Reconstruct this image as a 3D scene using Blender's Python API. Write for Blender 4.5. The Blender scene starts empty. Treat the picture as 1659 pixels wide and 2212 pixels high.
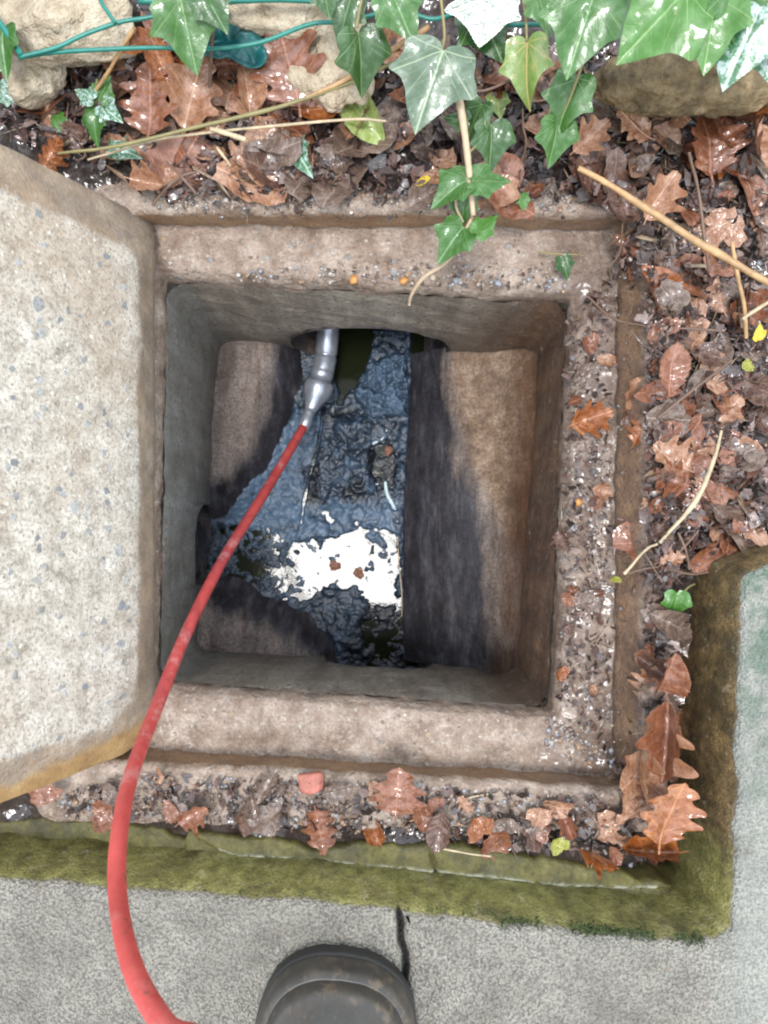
import bpy, bmesh, math, random
import numpy as np
from mathutils import Vector, Matrix, Euler
random.seed(7)
R = math.radians
sc = bpy.context.scene
C = sc.collection

# ------------------------------------------------------------------ camera, sky, sun, exposure
H = 0.62                                   # lens height above the pavement, looking straight down
F = 26 / 36 * 2212
cam_d = bpy.data.cameras.new('camera')
cam = bpy.data.objects.new('camera', cam_d); C.objects.link(cam)
cam.location = (0, 0, H); cam.rotation_euler = (0, 0, 0)
cam_d.sensor_fit = 'VERTICAL'; cam_d.sensor_height = 36; cam_d.sensor_width = 27; cam_d.lens = 26
cam_d.clip_start = 0.01; cam_d.clip_end = 500
cam_d.dof.use_dof = True; cam_d.dof.focus_distance = 0.66; cam_d.dof.aperture_fstop = 13
sc.camera = cam

SUN_DIR = Vector((-0.078, -0.098, 1)).normalized()
SUN_EL = math.asin(SUN_DIR.z); SUN_AZ = math.atan2(SUN_DIR.x, SUN_DIR.y)
w = bpy.data.worlds.new('World'); sc.world = w; w.use_nodes = True
wn = w.node_tree; wn.nodes.clear()
sky = wn.nodes.new('ShaderNodeTexSky'); sky.sky_type = 'NISHITA'; sky.sun_disc = False
sky.sun_elevation = SUN_EL; sky.sun_rotation = SUN_AZ; sky.dust_density = 0.3; sky.air_density = 2.5
hs = wn.nodes.new('ShaderNodeHueSaturation'); hs.inputs['Saturation'].default_value = 0.42
bg = wn.nodes.new('ShaderNodeBackground'); bg.inputs['Strength'].default_value = 0.15
wo = wn.nodes.new('ShaderNodeOutputWorld')
wn.links.new(sky.outputs[0], hs.inputs['Color']); wn.links.new(hs.outputs[0], bg.inputs['Color'])
wn.links.new(bg.outputs[0], wo.inputs['Surface'])
sd = bpy.data.lights.new('sun', 'SUN'); sd.energy = 1.05; sd.angle = R(15); sd.color = (1, .982, .96)
so = bpy.data.objects.new('sun', sd); C.objects.link(so)
so.rotation_euler = SUN_DIR.to_track_quat('Z', 'Y').to_euler(); so.location = (0, 0, 3)
vs = sc.view_settings
vs.view_transform = 'Standard'; vs.look = 'None'; vs.exposure = 1.45; vs.gamma = 1; vs.use_curve_mapping = False
sc.render.engine = 'CYCLES'
sc.cycles.max_bounces = 8; sc.cycles.use_denoising = True
sc.cycles.sample_clamp_indirect = 6; sc.cycles.filter_width = 2.1

# ------------------------------------------------------------------ helpers
def P(u, v, z):
    """a point at height z seen at the photograph's (u, v) on a 1659 x 2212 grid"""
    D = H - z
    return Vector(((u - 829.5) * D / F, -(v - 1106) * D / F, z))
def PP(pts, z): return [P(u, v, z) for u, v in pts]
def UV(p):
    D = H - p[2]
    return p[0] * F / D + 829.5, 1106 - p[1] * F / D

def vnoise(p, seed=0):
    p = np.asarray(p, float); i = np.floor(p).astype(np.int64); f = p - i; f = f * f * (3 - 2 * f)
    def h(a, b, c):
        n = (a * 374761393 + b * 668265263 + c * 2147483647 + seed * 974634) & 0xffffffff
        n = ((n ^ (n >> 13)) * 1274126177) & 0xffffffff
        n = ((n ^ (n >> 15)) * 2246822519) & 0xffffffff
        return ((n ^ (n >> 16)) & 0xffff) / 32767.5 - 1
    x, y, z = i[..., 0], i[..., 1], i[..., 2]; fx, fy, fz = f[..., 0], f[..., 1], f[..., 2]
    r = 0
    for dx in (0, 1):
        for dy in (0, 1):
            for dz in (0, 1):
                r = r + h(x + dx, y + dy, z + dz) * (fx if dx else 1 - fx) * (fy if dy else 1 - fy) * (fz if dz else 1 - fz)
    return r
def fbm(p, sc_=1., oct=4, seed=0, gain=.5):
    p = np.asarray(p, float) * sc_; r = 0; a = 1
    for o in range(oct):
        r = r + a * vnoise(p, seed + o * 17); p = p * 2.03 + 3.1; a *= gain
    return r
def f2(x, y, s, oct=3, seed=0):
    return fbm(np.stack([x, y, np.zeros_like(x) + .37], -1), s, oct, seed)
def sst(a, b, x):
    t = np.clip((x - a) / (b - a), 0, 1); return t * t * (3 - 2 * t)
def sdf_poly(X, Y, poly):
    """signed distance, positive inside"""
    d = np.full(X.shape, 1e9); ins = np.zeros(X.shape, bool); n = len(poly)
    for i in range(n):
        ax, ay = poly[i][0], poly[i][1]; bx, by = poly[(i + 1) % n][0], poly[(i + 1) % n][1]
        ex, ey = bx - ax, by - ay
        t = np.clip(((X - ax) * ex + (Y - ay) * ey) / (ex * ex + ey * ey + 1e-12), 0, 1)
        d = np.minimum(d, np.hypot(X - ax - t * ex, Y - ay - t * ey))
        c = ((ay > Y) != (by > Y)) & (X < (bx - ax) * (Y - ay) / ((by - ay) if by != ay else 1e-12) + ax)
        ins ^= c
    return np.where(ins, d, -d)
def seg_dist(X, Y, line):
    d = np.full(X.shape, 1e9)
    for a, b in zip(line, line[1:]):
        ex, ey = b[0] - a[0], b[1] - a[1]
        t = np.clip(((X - a[0]) * ex + (Y - a[1]) * ey) / (ex * ex + ey * ey + 1e-12), 0, 1)
        d = np.minimum(d, np.hypot(X - a[0] - t * ex, Y - a[1] - t * ey))
    return d
def s2l(*c):
    return tuple((x / 255 / 12.92 if x <= 10 else ((x / 255 + .055) / 1.055) ** 2.4) for x in c) + (1,)

def mesh(name, V, Fc, m=None, smooth=True, attrs=None, cols=None):
    me = bpy.data.meshes.new(name)
    me.from_pydata([tuple(v) for v in V], [], [tuple(int(i) for i in f) for f in Fc])
    if m: me.materials.append(m)
    if smooth: me.polygons.foreach_set('use_smooth', [True] * len(me.polygons))
    for k, a in (attrs or {}).items():
        at = me.attributes.new(k, 'FLOAT', 'POINT'); at.data.foreach_set('value', np.asarray(a, np.float32).ravel())
    for k, a in (cols or {}).items():
        at = me.attributes.new(k, 'FLOAT_VECTOR', 'POINT'); at.data.foreach_set('vector', np.asarray(a, np.float32).ravel())
    me.update()
    return me
def thing(name, label, cat, loc=(0, 0, 0), group=None):
    o = bpy.data.objects.new(name, None); C.objects.link(o); o.location = loc; o.empty_display_size = .02
    o['label'] = label; o['category'] = cat
    if group: o['group'] = group
    return o
def tag(o, label, cat, group=None):
    o['label'] = label; o['category'] = cat
    if group: o['group'] = group
    return o
def obj(name, me, parent=None, kind=None):
    o = bpy.data.objects.new(name, me); C.objects.link(o)
    if parent: o.parent = parent
    if kind: o['kind'] = kind
    return o
def part(name, V, Fc, m, parent=None, **kw):
    """world-space vertices; stored relative to the parent's base"""
    kind = kw.pop('kind', None); label = kw.pop('label', None)
    b = Vector((0, 0, 0)); q = parent
    while q is not None: b += q.location; q = q.parent
    o = obj(name, mesh(name, [Vector(v) - b for v in V], Fc, m, **kw), parent, kind)
    if label: o['label'] = label
    return o
def gfaces(nu, nv, cu=False, cv=False, mask=None):
    fs = []
    for i in range(nu if cu else nu - 1):
        for j in range(nv if cv else nv - 1):
            i2, j2 = (i + 1) % nu, (j + 1) % nv
            if mask is None or mask[i, j]: fs.append((i * nv + j, i2 * nv + j, i2 * nv + j2, i * nv + j2))
    return fs
def catmull(pts, n=8):
    pts = [Vector(p) for p in pts]; q = [pts[0] * 2 - pts[1]] + pts + [pts[-1] * 2 - pts[-2]]; out = []
    for i in range(1, len(q) - 2):
        a, b, c, d = q[i - 1], q[i], q[i + 1], q[i + 2]
        for k in range(n):
            t = k / n
            out.append(.5 * ((2 * b) + (c - a) * t + (2 * a - 5 * b + 4 * c - d) * t * t + (3 * b - a - 3 * c + d) * t ** 3))
    out.append(q[-2]); return out
def tube(pts, rad, seg=8, n=8, wob=0, cap=True):
    """closed tube along smoothed points; rad: number or list matched to pts"""
    ps = catmull(pts, n); N = len(ps)
    rr = [rad] * N if not hasattr(rad, '__len__') else list(np.interp(np.linspace(0, len(rad) - 1, N), range(len(rad)), rad))
    V = []; up = Vector((.3, .2, 1)).normalized()
    for i, p in enumerate(ps):
        t = (ps[min(i + 1, N - 1)] - ps[max(i - 1, 0)]).normalized()
        a = t.cross(up)
        if a.length < 1e-3: a = t.cross(Vector((1, 0, 0)))
        a.normalize(); b = a.cross(t).normalized(); up = b
        r = rr[i] * (1 + wob * random.uniform(-1, 1))
        for k in range(seg):
            an = 2 * math.pi * k / seg; V.append(p + (a * math.cos(an) + b * math.sin(an)) * r)
    fs = gfaces(N, seg, cv=True)
    if cap: fs += [tuple(range(seg))[::-1], tuple((N - 1) * seg + k for k in range(seg))]
    return V, fs
def lathe(axis, prof, seg=24):
    """prof: (distance along the axis polyline 0..1 param index, radius); axis: list of points smoothed"""
    ps = catmull(axis, 16); N = len(ps); V = []
    for s, r in prof:
        x = s * (N - 1); i = min(int(x), N - 2); p = ps[i].lerp(ps[i + 1], x - i); t = (ps[i + 1] - ps[i]).normalized()
        a = t.cross(Vector((0, 0, 1))).normalized(); b = a.cross(t)
        for k in range(seg):
            an = 2 * math.pi * k / seg; V.append(p + (a * math.cos(an) + b * math.sin(an)) * r)
    n = len(prof)
    return V, gfaces(n, seg, cv=True) + [tuple(range(seg))[::-1], tuple((n - 1) * seg + k for k in range(seg))]
def ico(sub=3):
    bm = bmesh.new(); bmesh.ops.create_icosphere(bm, subdivisions=sub, radius=1)
    V = np.array([v.co[:] for v in bm.verts]); Fc = [[v.index for v in f.verts] for f in bm.faces]; bm.free(); return V, Fc
ICO = {k: ico(k) for k in (1, 2, 3, 5)}
def rock(size, seed, sub=3, rough=.35, fine=.06):
    V, Fc = ICO[sub]
    d = 1 + rough * fbm(V, 1.1, 2, seed) + fine * fbm(V, 5, 3, seed + 5) + rough * .35 * (np.abs(fbm(V, 2.2, 3, seed + 9)) - .35)
    return V * d[:, None] * np.array(size), Fc

# ------------------------------------------------------------------ material helpers
class Mat:
    def __init__(s, name):
        s.m = bpy.data.materials.new(name); s.m.use_nodes = True; s.nt = s.m.node_tree
        s.b = s.nt.nodes['Principled BSDF']; s._co = None
    def put(s, sock, v):
        if isinstance(v, bpy.types.NodeSocket): s.nt.links.new(v, sock)
        elif isinstance(v, (tuple, list)) and sock.type == 'RGBA' and len(v) == 3: sock.default_value = tuple(v) + (1,)
        else: sock.default_value = v
    def n(s, t, out=0, **kw):
        nd = s.nt.nodes.new('ShaderNode' + t)
        for k, v in kw.items():
            if k[0] == 'i' and k[1:].isdigit(): s.put(nd.inputs[int(k[1:])], v)
            elif k.replace('_', ' ') in nd.inputs: s.put(nd.inputs[k.replace('_', ' ')], v)
            else: setattr(nd, k, v)
        return nd.outputs[out]
    @property
    def co(s):
        if s._co is None: s._co = s.n('TexCoord', out=3)
        return s._co
    def noise(s, scale, detail=4, rough=.55, vec=None, dist=0):
        return s.n('TexNoise', Vector=vec or s.co, Scale=scale, Detail=detail, Roughness=rough, Distortion=dist)
    def vor(s, scale, out=0, vec=None, feature='F1', rnd=1):
        return s.n('TexVoronoi', out=out, feature=feature, Vector=vec or s.co, Scale=scale, Randomness=rnd)
    def mr(s, v, a, b, c=0., d=1.): return s.n('MapRange', Value=v, i1=a, i2=b, i3=c, i4=d)
    def math(s, op, a, b=0.): return s.n('Math', operation=op, i0=a, i1=b)
    def mix(s, f, a, b, mode='MIX'): return s.n('MixRGB', blend_type=mode, Fac=f, Color1=a, Color2=b)
    def ramp(s, f, stops):
        nd = s.nt.nodes.new('ShaderNodeValToRGB'); s.put(nd.inputs[0], f); e = nd.color_ramp.elements
        while len(e) < len(stops): e.new(.5)
        for el, (p, c) in zip(e, stops): el.position = p; el.color = tuple(c)[:3] + (1,)
        return nd.outputs[0]
    def attr(s, name, out=2): return s.n('Attribute', out=out, attribute_name=name)
    def pos(s): return s.n('NewGeometry', out=0)
    def xyz(s, v): 
        nd = s.nt.nodes.new('ShaderNodeSeparateXYZ'); s.put(nd.inputs[0], v); return nd.outputs
    def bump(s, h, strength=.5, dist=.002, nrm=None):
        kw = {'Height': h, 'Strength': strength, 'Distance': dist}
        if nrm is not None: kw['Normal'] = nrm
        return s.n('Bump', **kw)
    def wet(s, weight, rough, scale, strength, dist, det=1.2):
        s.put(s.b.inputs['Coat Weight'], weight); s.put(s.b.inputs['Coat Roughness'], rough); s.b.inputs['Coat IOR'].default_value = 1.5
        s.put(s.b.inputs['Coat Normal'], s.bump(s.noise(scale, det, .6), strength, dist))
    def done(s, col=None, rough=None, nrm=None, **kw):
        if col is not None: s.put(s.b.inputs['Base Color'], col)
        if rough is not None: s.put(s.b.inputs['Roughness'], rough)
        if nrm is not None: s.put(s.b.inputs['Normal'], nrm)
        for k, v in kw.items(): s.put(s.b.inputs[k.replace('_', ' ')], v)
        return s.m

def stones(m, col, hgt, scale, thr, keep, ca, cb, vec=None):
    """aggregate showing in a concrete face: a random share of Voronoi cells, each one stone"""
    vec = vec or m.co
    wv = m.n('VectorMath', operation='ADD', i0=vec, i1=m.n('VectorMath', operation='SCALE', i0=m.n('TexNoise', out=1, Vector=vec, Scale=scale * 1.7, Detail=2.), Scale=.6 / scale))
    nd = m.nt.nodes.new('ShaderNodeTexVoronoi'); m.put(nd.inputs['Vector'], wv); m.put(nd.inputs['Scale'], scale)
    r = m.xyz(nd.outputs[1])
    k = m.math('MULTIPLY', m.mr(nd.outputs[0], thr, thr * .8), m.math('GREATER_THAN', r[0], 1 - keep))
    c = m.mix(r[1], ca, cb)
    return m.mix(k, col, c), m.math('ADD', hgt, m.math('MULTIPLY', k, .25))

def moss_mix(m, col, fac, nscale=60):
    c = m.ramp(m.noise(nscale, 5, .7), [(.25, (.022, .026, .006)), (.5, (.075, .072, .016)), (.75, (.14, .12, .035))])
    return m.mix(fac, col, c)

# --- slab cover
m = Mat('exposed aggregate concrete')
g = m.noise(420, 3, .7)
col = m.ramp(m.noise(55, 6, .7), [(.30, (.26, .225, .185)), (.44, (.44, .395, .34)), (.56, (.56, .515, .455)), (.72, (.70, .66, .60))])
col = m.mix(m.mr(m.noise(9, 3), .45, .65, 0, .5), col, (.34, .245, .165))
h = g
col, h = stones(m, col, h, 300, .42, .28, (.62, .59, .54), (.26, .22, .18))
col, h = stones(m, col, h, 170, .36, .16, (.64, .61, .56), (.40, .34, .28))
col, h = stones(m, col, h, 105, .36, .19, (.19, .205, .22), (.42, .42, .42))
col, h = stones(m, col, h, 55, .33, .13, (.19, .215, .25), (.42, .41, .40))
ed = m.attr('edge'); nn = m.noise(22, 5, .65)
stain = m.mr(m.math('ADD', ed, m.math('MULTIPLY', m.math('SUBTRACT', nn, .5), .9)), .40, .62)
dirt = m.ramp(m.noise(30, 5, .7), [(.3, (.125, .082, .055)), (.52, (.23, .155, .10)), (.72, (.36, .26, .17))])
col = m.mix(m.mr(m.noise(330, 3, .7), .53, .38, 0, .55), col, (.16, .135, .11))
col = m.mix(m.math('MULTIPLY', stain, .72), col, dirt)
rust = m.mr(m.math('ADD', m.attr('rust'), m.math('MULTIPLY', m.math('SUBTRACT', m.noise(16, 4), .5), 1.0)), .42, .62)
col = m.mix(m.math('MULTIPLY', rust, .85), col, m.ramp(m.noise(40, 5, .7), [(.3, (.20, .10, .03)), (.6, (.40, .24, .09)), (.8, (.46, .36, .22))]))
M_SLAB = m.done(col, m.mr(m.noise(80), .3, .7, .5, .8), m.bump(h, .55, .0016))

# --- frame concrete
def frame_mat(name, wet):
    m = Mat(name)
    col = m.ramp(m.noise(38, 6, .7), [(.28, (.14, .092, .064)), (.43, (.28, .20, .15)), (.57, (.41, .315, .25)), (.72, (.56, .46, .385))])
    col, h = stones(m, col, m.noise(300, 4, .7), 190, .38, .32, (.52, .46, .40), (.20, .15, .12))
    col, h = stones(m, col, h, 90, .33, .14, (.24, .25, .26), (.42, .30, .2))
    px = m.xyz(m.pos())
    # brown iron water stain on the upstand and a soaked right-hand side
    up = m.mr(m.math('ABSOLUTE', m.math('SUBTRACT', px[2], -.073)), .019, .012)
    rgt = m.mr(m.math('ADD', px[0], m.math('MULTIPLY', m.math('SUBTRACT', m.noise(20), .5), .10)), .13, .19)
    br = m.ramp(m.noise(26, 5, .6), [(.3, (.17, .088, .040)), (.7, (.33, .19, .095))])
    col = m.mix(m.math('MULTIPLY', up, .88), col, br)
    col = m.mix(m.math('MULTIPLY', m.math('MULTIPLY', rgt, m.mr(m.noise(45, 5, .7), .36, .58)), .75), col, (.13, .075, .052))
    m.wet(m.math('MULTIPLY', m.mr(m.noise(30, 4), .4, .56), m.math('ADD', .10, m.math('MULTIPLY', rgt, .5))), .14, 110, 1., .0016)
    col = m.mix(m.mr(m.noise(60, 5, .7), .60, .72, 0, .4), col, (.09, .07, .05))
    return m.done(m.mix(m.mr(m.noise(340, 3, .7), .56, .38, 0, .35), col, (.09, .07, .055)), m.mr(m.noise(70, 5), .35, .65, wet, wet + .4), m.bump(m.math('ADD', h, m.noise(110, 4, .7)), .9, .0032))
M_FRAME = frame_mat('wet brown concrete', .32)

# --- chamber walls
m = Mat('damp chamber render')
px = m.xyz(m.pos())
st = m.n('Mapping', Vector=m.co, Scale=(1, 1, .16))
col = m.ramp(m.noise(40, 6, .7, vec=st), [(.28, (.18, .145, .112)), (.48, (.34, .28, .22)), (.72, (.54, .47, .385))])
col, h = stones(m, col, m.noise(260, 4, .7), 210, .38, .22, (.40, .35, .29), (.08, .065, .055))
rgt = m.mr(px[0], .08, .17)
col = m.mix(m.math('MULTIPLY', rgt, .9), col, m.ramp(m.noise(30, 5, .7, vec=st), [(.30, (.055, .022, .010)), (.5, (.145, .062, .028)), (.72, (.30, .15, .072))]))
lft = m.mr(px[0], -.19, -.215)
col = m.mix(m.math('MULTIPLY', lft, .75), col, m.ramp(m.noise(36, 5, .7, vec=st), [(.28, (.14, .144, .13)), (.5, (.27, .265, .235)), (.74, (.44, .455, .45))]))
col = m.mix(m.mr(m.noise(70, 5, .7), .62, .72, 0, .45), col, (.22, .27, .32))
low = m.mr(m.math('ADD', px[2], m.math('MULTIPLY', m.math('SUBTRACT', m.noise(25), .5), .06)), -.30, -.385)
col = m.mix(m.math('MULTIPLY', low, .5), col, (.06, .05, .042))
col, h = stones(m, col, h, 120, .36, .13, (.38, .33, .27), (.16, .14, .12))
col = m.mix(m.mr(m.noise(300, 3, .7), .55, .37, 0, .5), col, (.08, .065, .05))
col = m.mix(m.mr(m.noise(240, 3, .7, vec=m.n('Mapping', Vector=m.co, Location=(3, 1, 2))), .56, .70, 0, .6), col, (.46, .41, .34))
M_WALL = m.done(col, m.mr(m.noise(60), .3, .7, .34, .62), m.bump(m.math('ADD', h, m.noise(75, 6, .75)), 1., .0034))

# --- benching and channel
m = Mat('stained benching')
px = m.xyz(m.pos()); st = m.n('Mapping', Vector=m.co, Rotation=(0, 0, R(8)), Scale=(1, .22, .4))
col = m.ramp(m.noise(34, 6, .68, vec=st), [(.28, (.12, .086, .069)), (.5, (.26, .198, .162)), (.74, (.44, .36, .31))])
och = m.mr(m.math('ADD', m.attr('ochre'), m.math('MULTIPLY', m.math('SUBTRACT', m.noise(40, 5, .7, vec=st), .5), 1.3)), .45, .62)
col = m.mix(m.math('MULTIPLY', och, .9), col, m.ramp(m.noise(50, 5, .7), [(.30, (.13, .072, .038)), (.5, (.26, .165, .10)), (.72, (.48, .36, .27))]))
col = m.mix(m.math('MULTIPLY', m.attr('wallward'), m.mr(m.noise(40, 5, .7, vec=st), .3, .6, .5, 1.)), col, m.ramp(m.noise(30, 5, .7, vec=st), [(.30, (.055, .022, .010)), (.5, (.145, .062, .028)), (.72, (.30, .15, .072))]))
slg = m.mr(m.math('ADD', m.attr('sludge'), m.math('MULTIPLY', m.math('SUBTRACT', m.noise(40, 6, .72, vec=st), .5), 1.3)), .30, .78)
col = m.mix(m.mr(m.noise(280, 3, .7), .57, .37, 0, .6), col, (.05, .04, .034))
sc_ = m.ramp(m.noise(75, 6, .75, vec=st), [(.34, (.004, .005, .008)), (.5, (.017, .018, .025)), (.62, (.05, .05, .06)), (.74, (.12, .115, .125))])
col = m.mix(m.math('MULTIPLY', slg, .93), col, sc_)
rough = m.mr(slg, 0, 1, .6, .46)
hb = m.math('ADD', m.noise(180, 5, .7), m.math('MULTIPLY', m.noise(60, 4), 1.2))
M_BENCH = m.done(col, rough, m.bump(hb, .6, .003), Specular_IOR_Level=m.mr(slg, 0, 1, .4, .22))

# --- sludge
m = Mat('wet grey sludge')
col = m.ramp(m.noise(70, 6, .7), [(.30, (.007, .010, .015)), (.50, (.016, .026, .042)), (.70, (.045, .075, .115))])
col = m.mix(m.mr(m.attr('pale'), .1, .9, 0, .7), col, (.11, .175, .26))
col = m.mix(m.mr(m.attr('pale'), -.1, -.7, 0, .9), col, (.006, .007, .010))
M_SLUDGE = m.done(col, m.mr(m.noise(140, 4), .35, .65, .3, .55), m.bump(m.math('ADD', m.noise(240, 5, .7), m.noise(110, 3)), .55, .0014), IOR=1.55)
m = Mat('still foul water')
M_WATER = m.done((.010, .012, .005), .09, m.bump(m.noise(60, 3), .14, .003), IOR=1.33)

# --- pavement
m = Mat('weathered pavement concrete')
px = m.xyz(m.pos())
col = m.ramp(m.noise(26, 6, .68), [(.28, (.25, .228, .188)), (.5, (.42, .385, .325)), (.72, (.57, .525, .445))])
grit = m.vor(430, 0); fine = m.noise(360, 3, .7)
col = m.mix(m.mr(grit, .45, .1, .0, .35), col, (.46, .43, .38))
col = m.mix(m.mr(grit, .45, .75, .0, .5), col, (.06, .058, .056))
col = m.mix(m.mr(fine, .54, .38, 0, .5), col, (.08, .077, .072))
col, h = stones(m, col, m.math('ADD', m.math('MULTIPLY', grit, -1.0), fine), 150, .3, .07, (.55, .53, .49), (.3, .22, .15))
# green algae towards the far right, dark damp by the kerb
alg = m.math('MULTIPLY', m.mr(px[0], .26, .31), m.mr(m.math('ADD', px[1], m.math('MULTIPLY', m.math('SUBTRACT', m.noise(30), .5), .3)), -.30, -.08))
alg = m.math('MULTIPLY', alg, m.mr(m.noise(45, 5, .7), .42, .58))
col = m.mix(m.mr(m.noise(8, 5, .7), .46, .66, 0, .45), col, (.17, .155, .13))
col = m.mix(m.math('MULTIPLY', m.mr(px[0], .27, .30), .25), col, (.52, .56, .53))
col = m.mix(m.math('MULTIPLY', alg, .75), col, (.08, .16, .10))
dk = m.mr(m.noise(14, 5, .7), .55, .70, 0, .55)
col = m.mix(m.math('MULTIPLY', dk, m.mr(px[0], .05, .25)), col, (.09, .08, .06))
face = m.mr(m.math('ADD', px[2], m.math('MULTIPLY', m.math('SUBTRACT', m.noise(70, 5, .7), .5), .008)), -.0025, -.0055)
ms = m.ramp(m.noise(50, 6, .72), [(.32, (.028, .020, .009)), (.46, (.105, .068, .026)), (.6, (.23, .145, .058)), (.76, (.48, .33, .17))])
msg = m.ramp(m.noise(50, 6, .72), [(.28, (.05, .046, .014)), (.43, (.16, .15, .042)), (.58, (.27, .25, .08)), (.76, (.46, .43, .22))])  # front face moss lightened in the colour, making up for its shade
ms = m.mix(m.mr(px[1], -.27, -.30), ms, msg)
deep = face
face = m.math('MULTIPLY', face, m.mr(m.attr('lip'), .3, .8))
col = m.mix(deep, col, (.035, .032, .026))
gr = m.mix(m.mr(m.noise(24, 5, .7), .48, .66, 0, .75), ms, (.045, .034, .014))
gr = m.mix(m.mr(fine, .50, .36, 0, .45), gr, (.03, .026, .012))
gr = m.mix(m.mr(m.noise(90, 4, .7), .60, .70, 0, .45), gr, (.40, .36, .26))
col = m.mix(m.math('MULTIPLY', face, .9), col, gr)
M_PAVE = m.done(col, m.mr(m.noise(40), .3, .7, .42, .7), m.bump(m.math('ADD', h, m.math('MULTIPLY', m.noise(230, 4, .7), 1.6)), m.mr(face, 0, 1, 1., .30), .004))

m = Mat('mossy mortar')
col = m.ramp(m.noise(45, 6, .72), [(.24, (.022, .021, .007)), (.42, (.075, .068, .018)), (.58, (.135, .118, .03)), (.8, (.22, .20, .09))])
col = m.mix(m.mr(m.noise(22, 5, .7), .50, .66, 0, .7), col, (.035, .027, .012))
col = m.mix(m.mr(m.noise(320, 3, .7), .52, .38, 0, .4), col, (.03, .026, .012))
col = m.mix(m.math('MULTIPLY', m.attr('lime'), m.mr(m.noise(120, 4, .7), .38, .55)), col, (.55, .56, .45))
M_MORTAR = m.done(col, m.mr(m.noise(60), .3, .7, .45, .75), m.bump(m.math('ADD', m.noise(250, 5, .7), m.noise(70, 3)), .6, .0025))

# --- soil and leaves
m = Mat('dark wet soil')
col = m.ramp(m.noise(80, 6, .75), [(.25, (.014, .009, .007)), (.5, (.045, .028, .022)), (.68, (.10, .066, .052)), (.82, (.19, .14, .115))])
m.wet(m.mr(m.noise(40, 4), .40, .55, 0, 1.), .12, 120, 1., .002)
M_SOIL = m.done(col, m.mr(m.noise(120, 4), .3, .7, .25, .7), m.bump(m.math('ADD', m.noise(160, 6, .75), m.noise(50, 4)), 1., .006))

m = Mat('leaf crumbs')
c = m.n('Attribute', out=0, attribute_name='tint')
m.wet(m.mr(m.noise(60, 3), .42, .6, 0, .8), .08, 170, 1., .0016)
M_CRUMB = m.done(m.mix(m.mr(m.noise(150, 4), .3, .7, 0, .5), c, (.05, .03, .025)), m.mr(m.noise(70), .35, .65, .10, .42), m.bump(m.noise(160, 5, .7), .8, .0015), IOR=1.5)

def dead_leaf_mat(name, a, b, c, rough=.32):
    m = Mat(name)
    q = m.xyz(m.attr('leafco', out=1)); ax = m.math('ABSOLUTE', q[0])
    oi = m.n('ObjectInfo', out=5)
    ofs = m.n('VectorMath', operation='ADD', i0=m.co, i1=m.n('CombineXYZ', X=m.math('MULTIPLY', oi, 13.), Y=m.math('MULTIPLY', oi, 7.), Z=0.))
    col = m.ramp(m.noise(5, 5, .7, vec=ofs), [(.28, a), (.5, b), (.75, c)])
    col = m.mix(m.mr(m.noise(14, 4, .7, vec=ofs), .58, .7, 0, .6), col, tuple(x * .35 for x in a))
    mid = m.mr(ax, .020, .006)
    sv = m.n('Math', operation='FRACT', i0=m.math('MULTIPLY', m.math('SUBTRACT', q[1], m.math('MULTIPLY', ax, .9)), 6.))
    side = m.mr(m.math('ABSOLUTE', m.math('SUBTRACT', sv, .5)), .10, .02)
    vein = m.math('MAXIMUM', mid, m.math('MULTIPLY', side, .45))
    col = m.mix(m.math('MULTIPLY', vein, .30), col, tuple(min(1, x * 1.7 + .03) for x in c))
    m.wet(m.mr(m.noise(5, 3, vec=ofs), .38, .55, .15, 1.), .07, 7, 1., .0022)
    hb = m.math('ADD', m.math('MULTIPLY', vein, -.5), m.math('MULTIPLY', m.noise(8, 3, .6, vec=ofs), 1.8))
    return m.done(col, m.mr(m.noise(9, 3, vec=ofs), .35, .65, rough - .10, rough + .2), m.bump(hb, .8, .0014), IOR=1.45)
DEAD = {
    'dark brown': dead_leaf_mat('dead leaf dark brown', (.038, .018, .012), (.09, .041, .026), (.175, .092, .062), .32),
    'reddish brown': dead_leaf_mat('dead leaf reddish brown', (.08, .027, .013), (.18, .061, .027), (.31, .135, .075), .34),
    'rust orange': dead_leaf_mat('dead leaf rust', (.09, .026, .006), (.22, .062, .013), (.38, .145, .04), .36),
    'pinkish tan': dead_leaf_mat('dead leaf pinkish tan', (.15, .062, .033), (.28, .132, .07), (.46, .28, .185), .36),
    'grey brown': dead_leaf_mat('dead leaf grey brown', (.052, .032, .023), (.12, .076, .055), (.25, .175, .135), .3),
}
M_YELLOW = dead_leaf_mat('yellow petal', (.45, .28, .01), (.62, .42, .02), (.7, .52, .06), .35)
M_OLIVE = dead_leaf_mat('yellow green leaf', (.15, .165, .012), (.24, .235, .022), (.34, .31, .05), .35)

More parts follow.
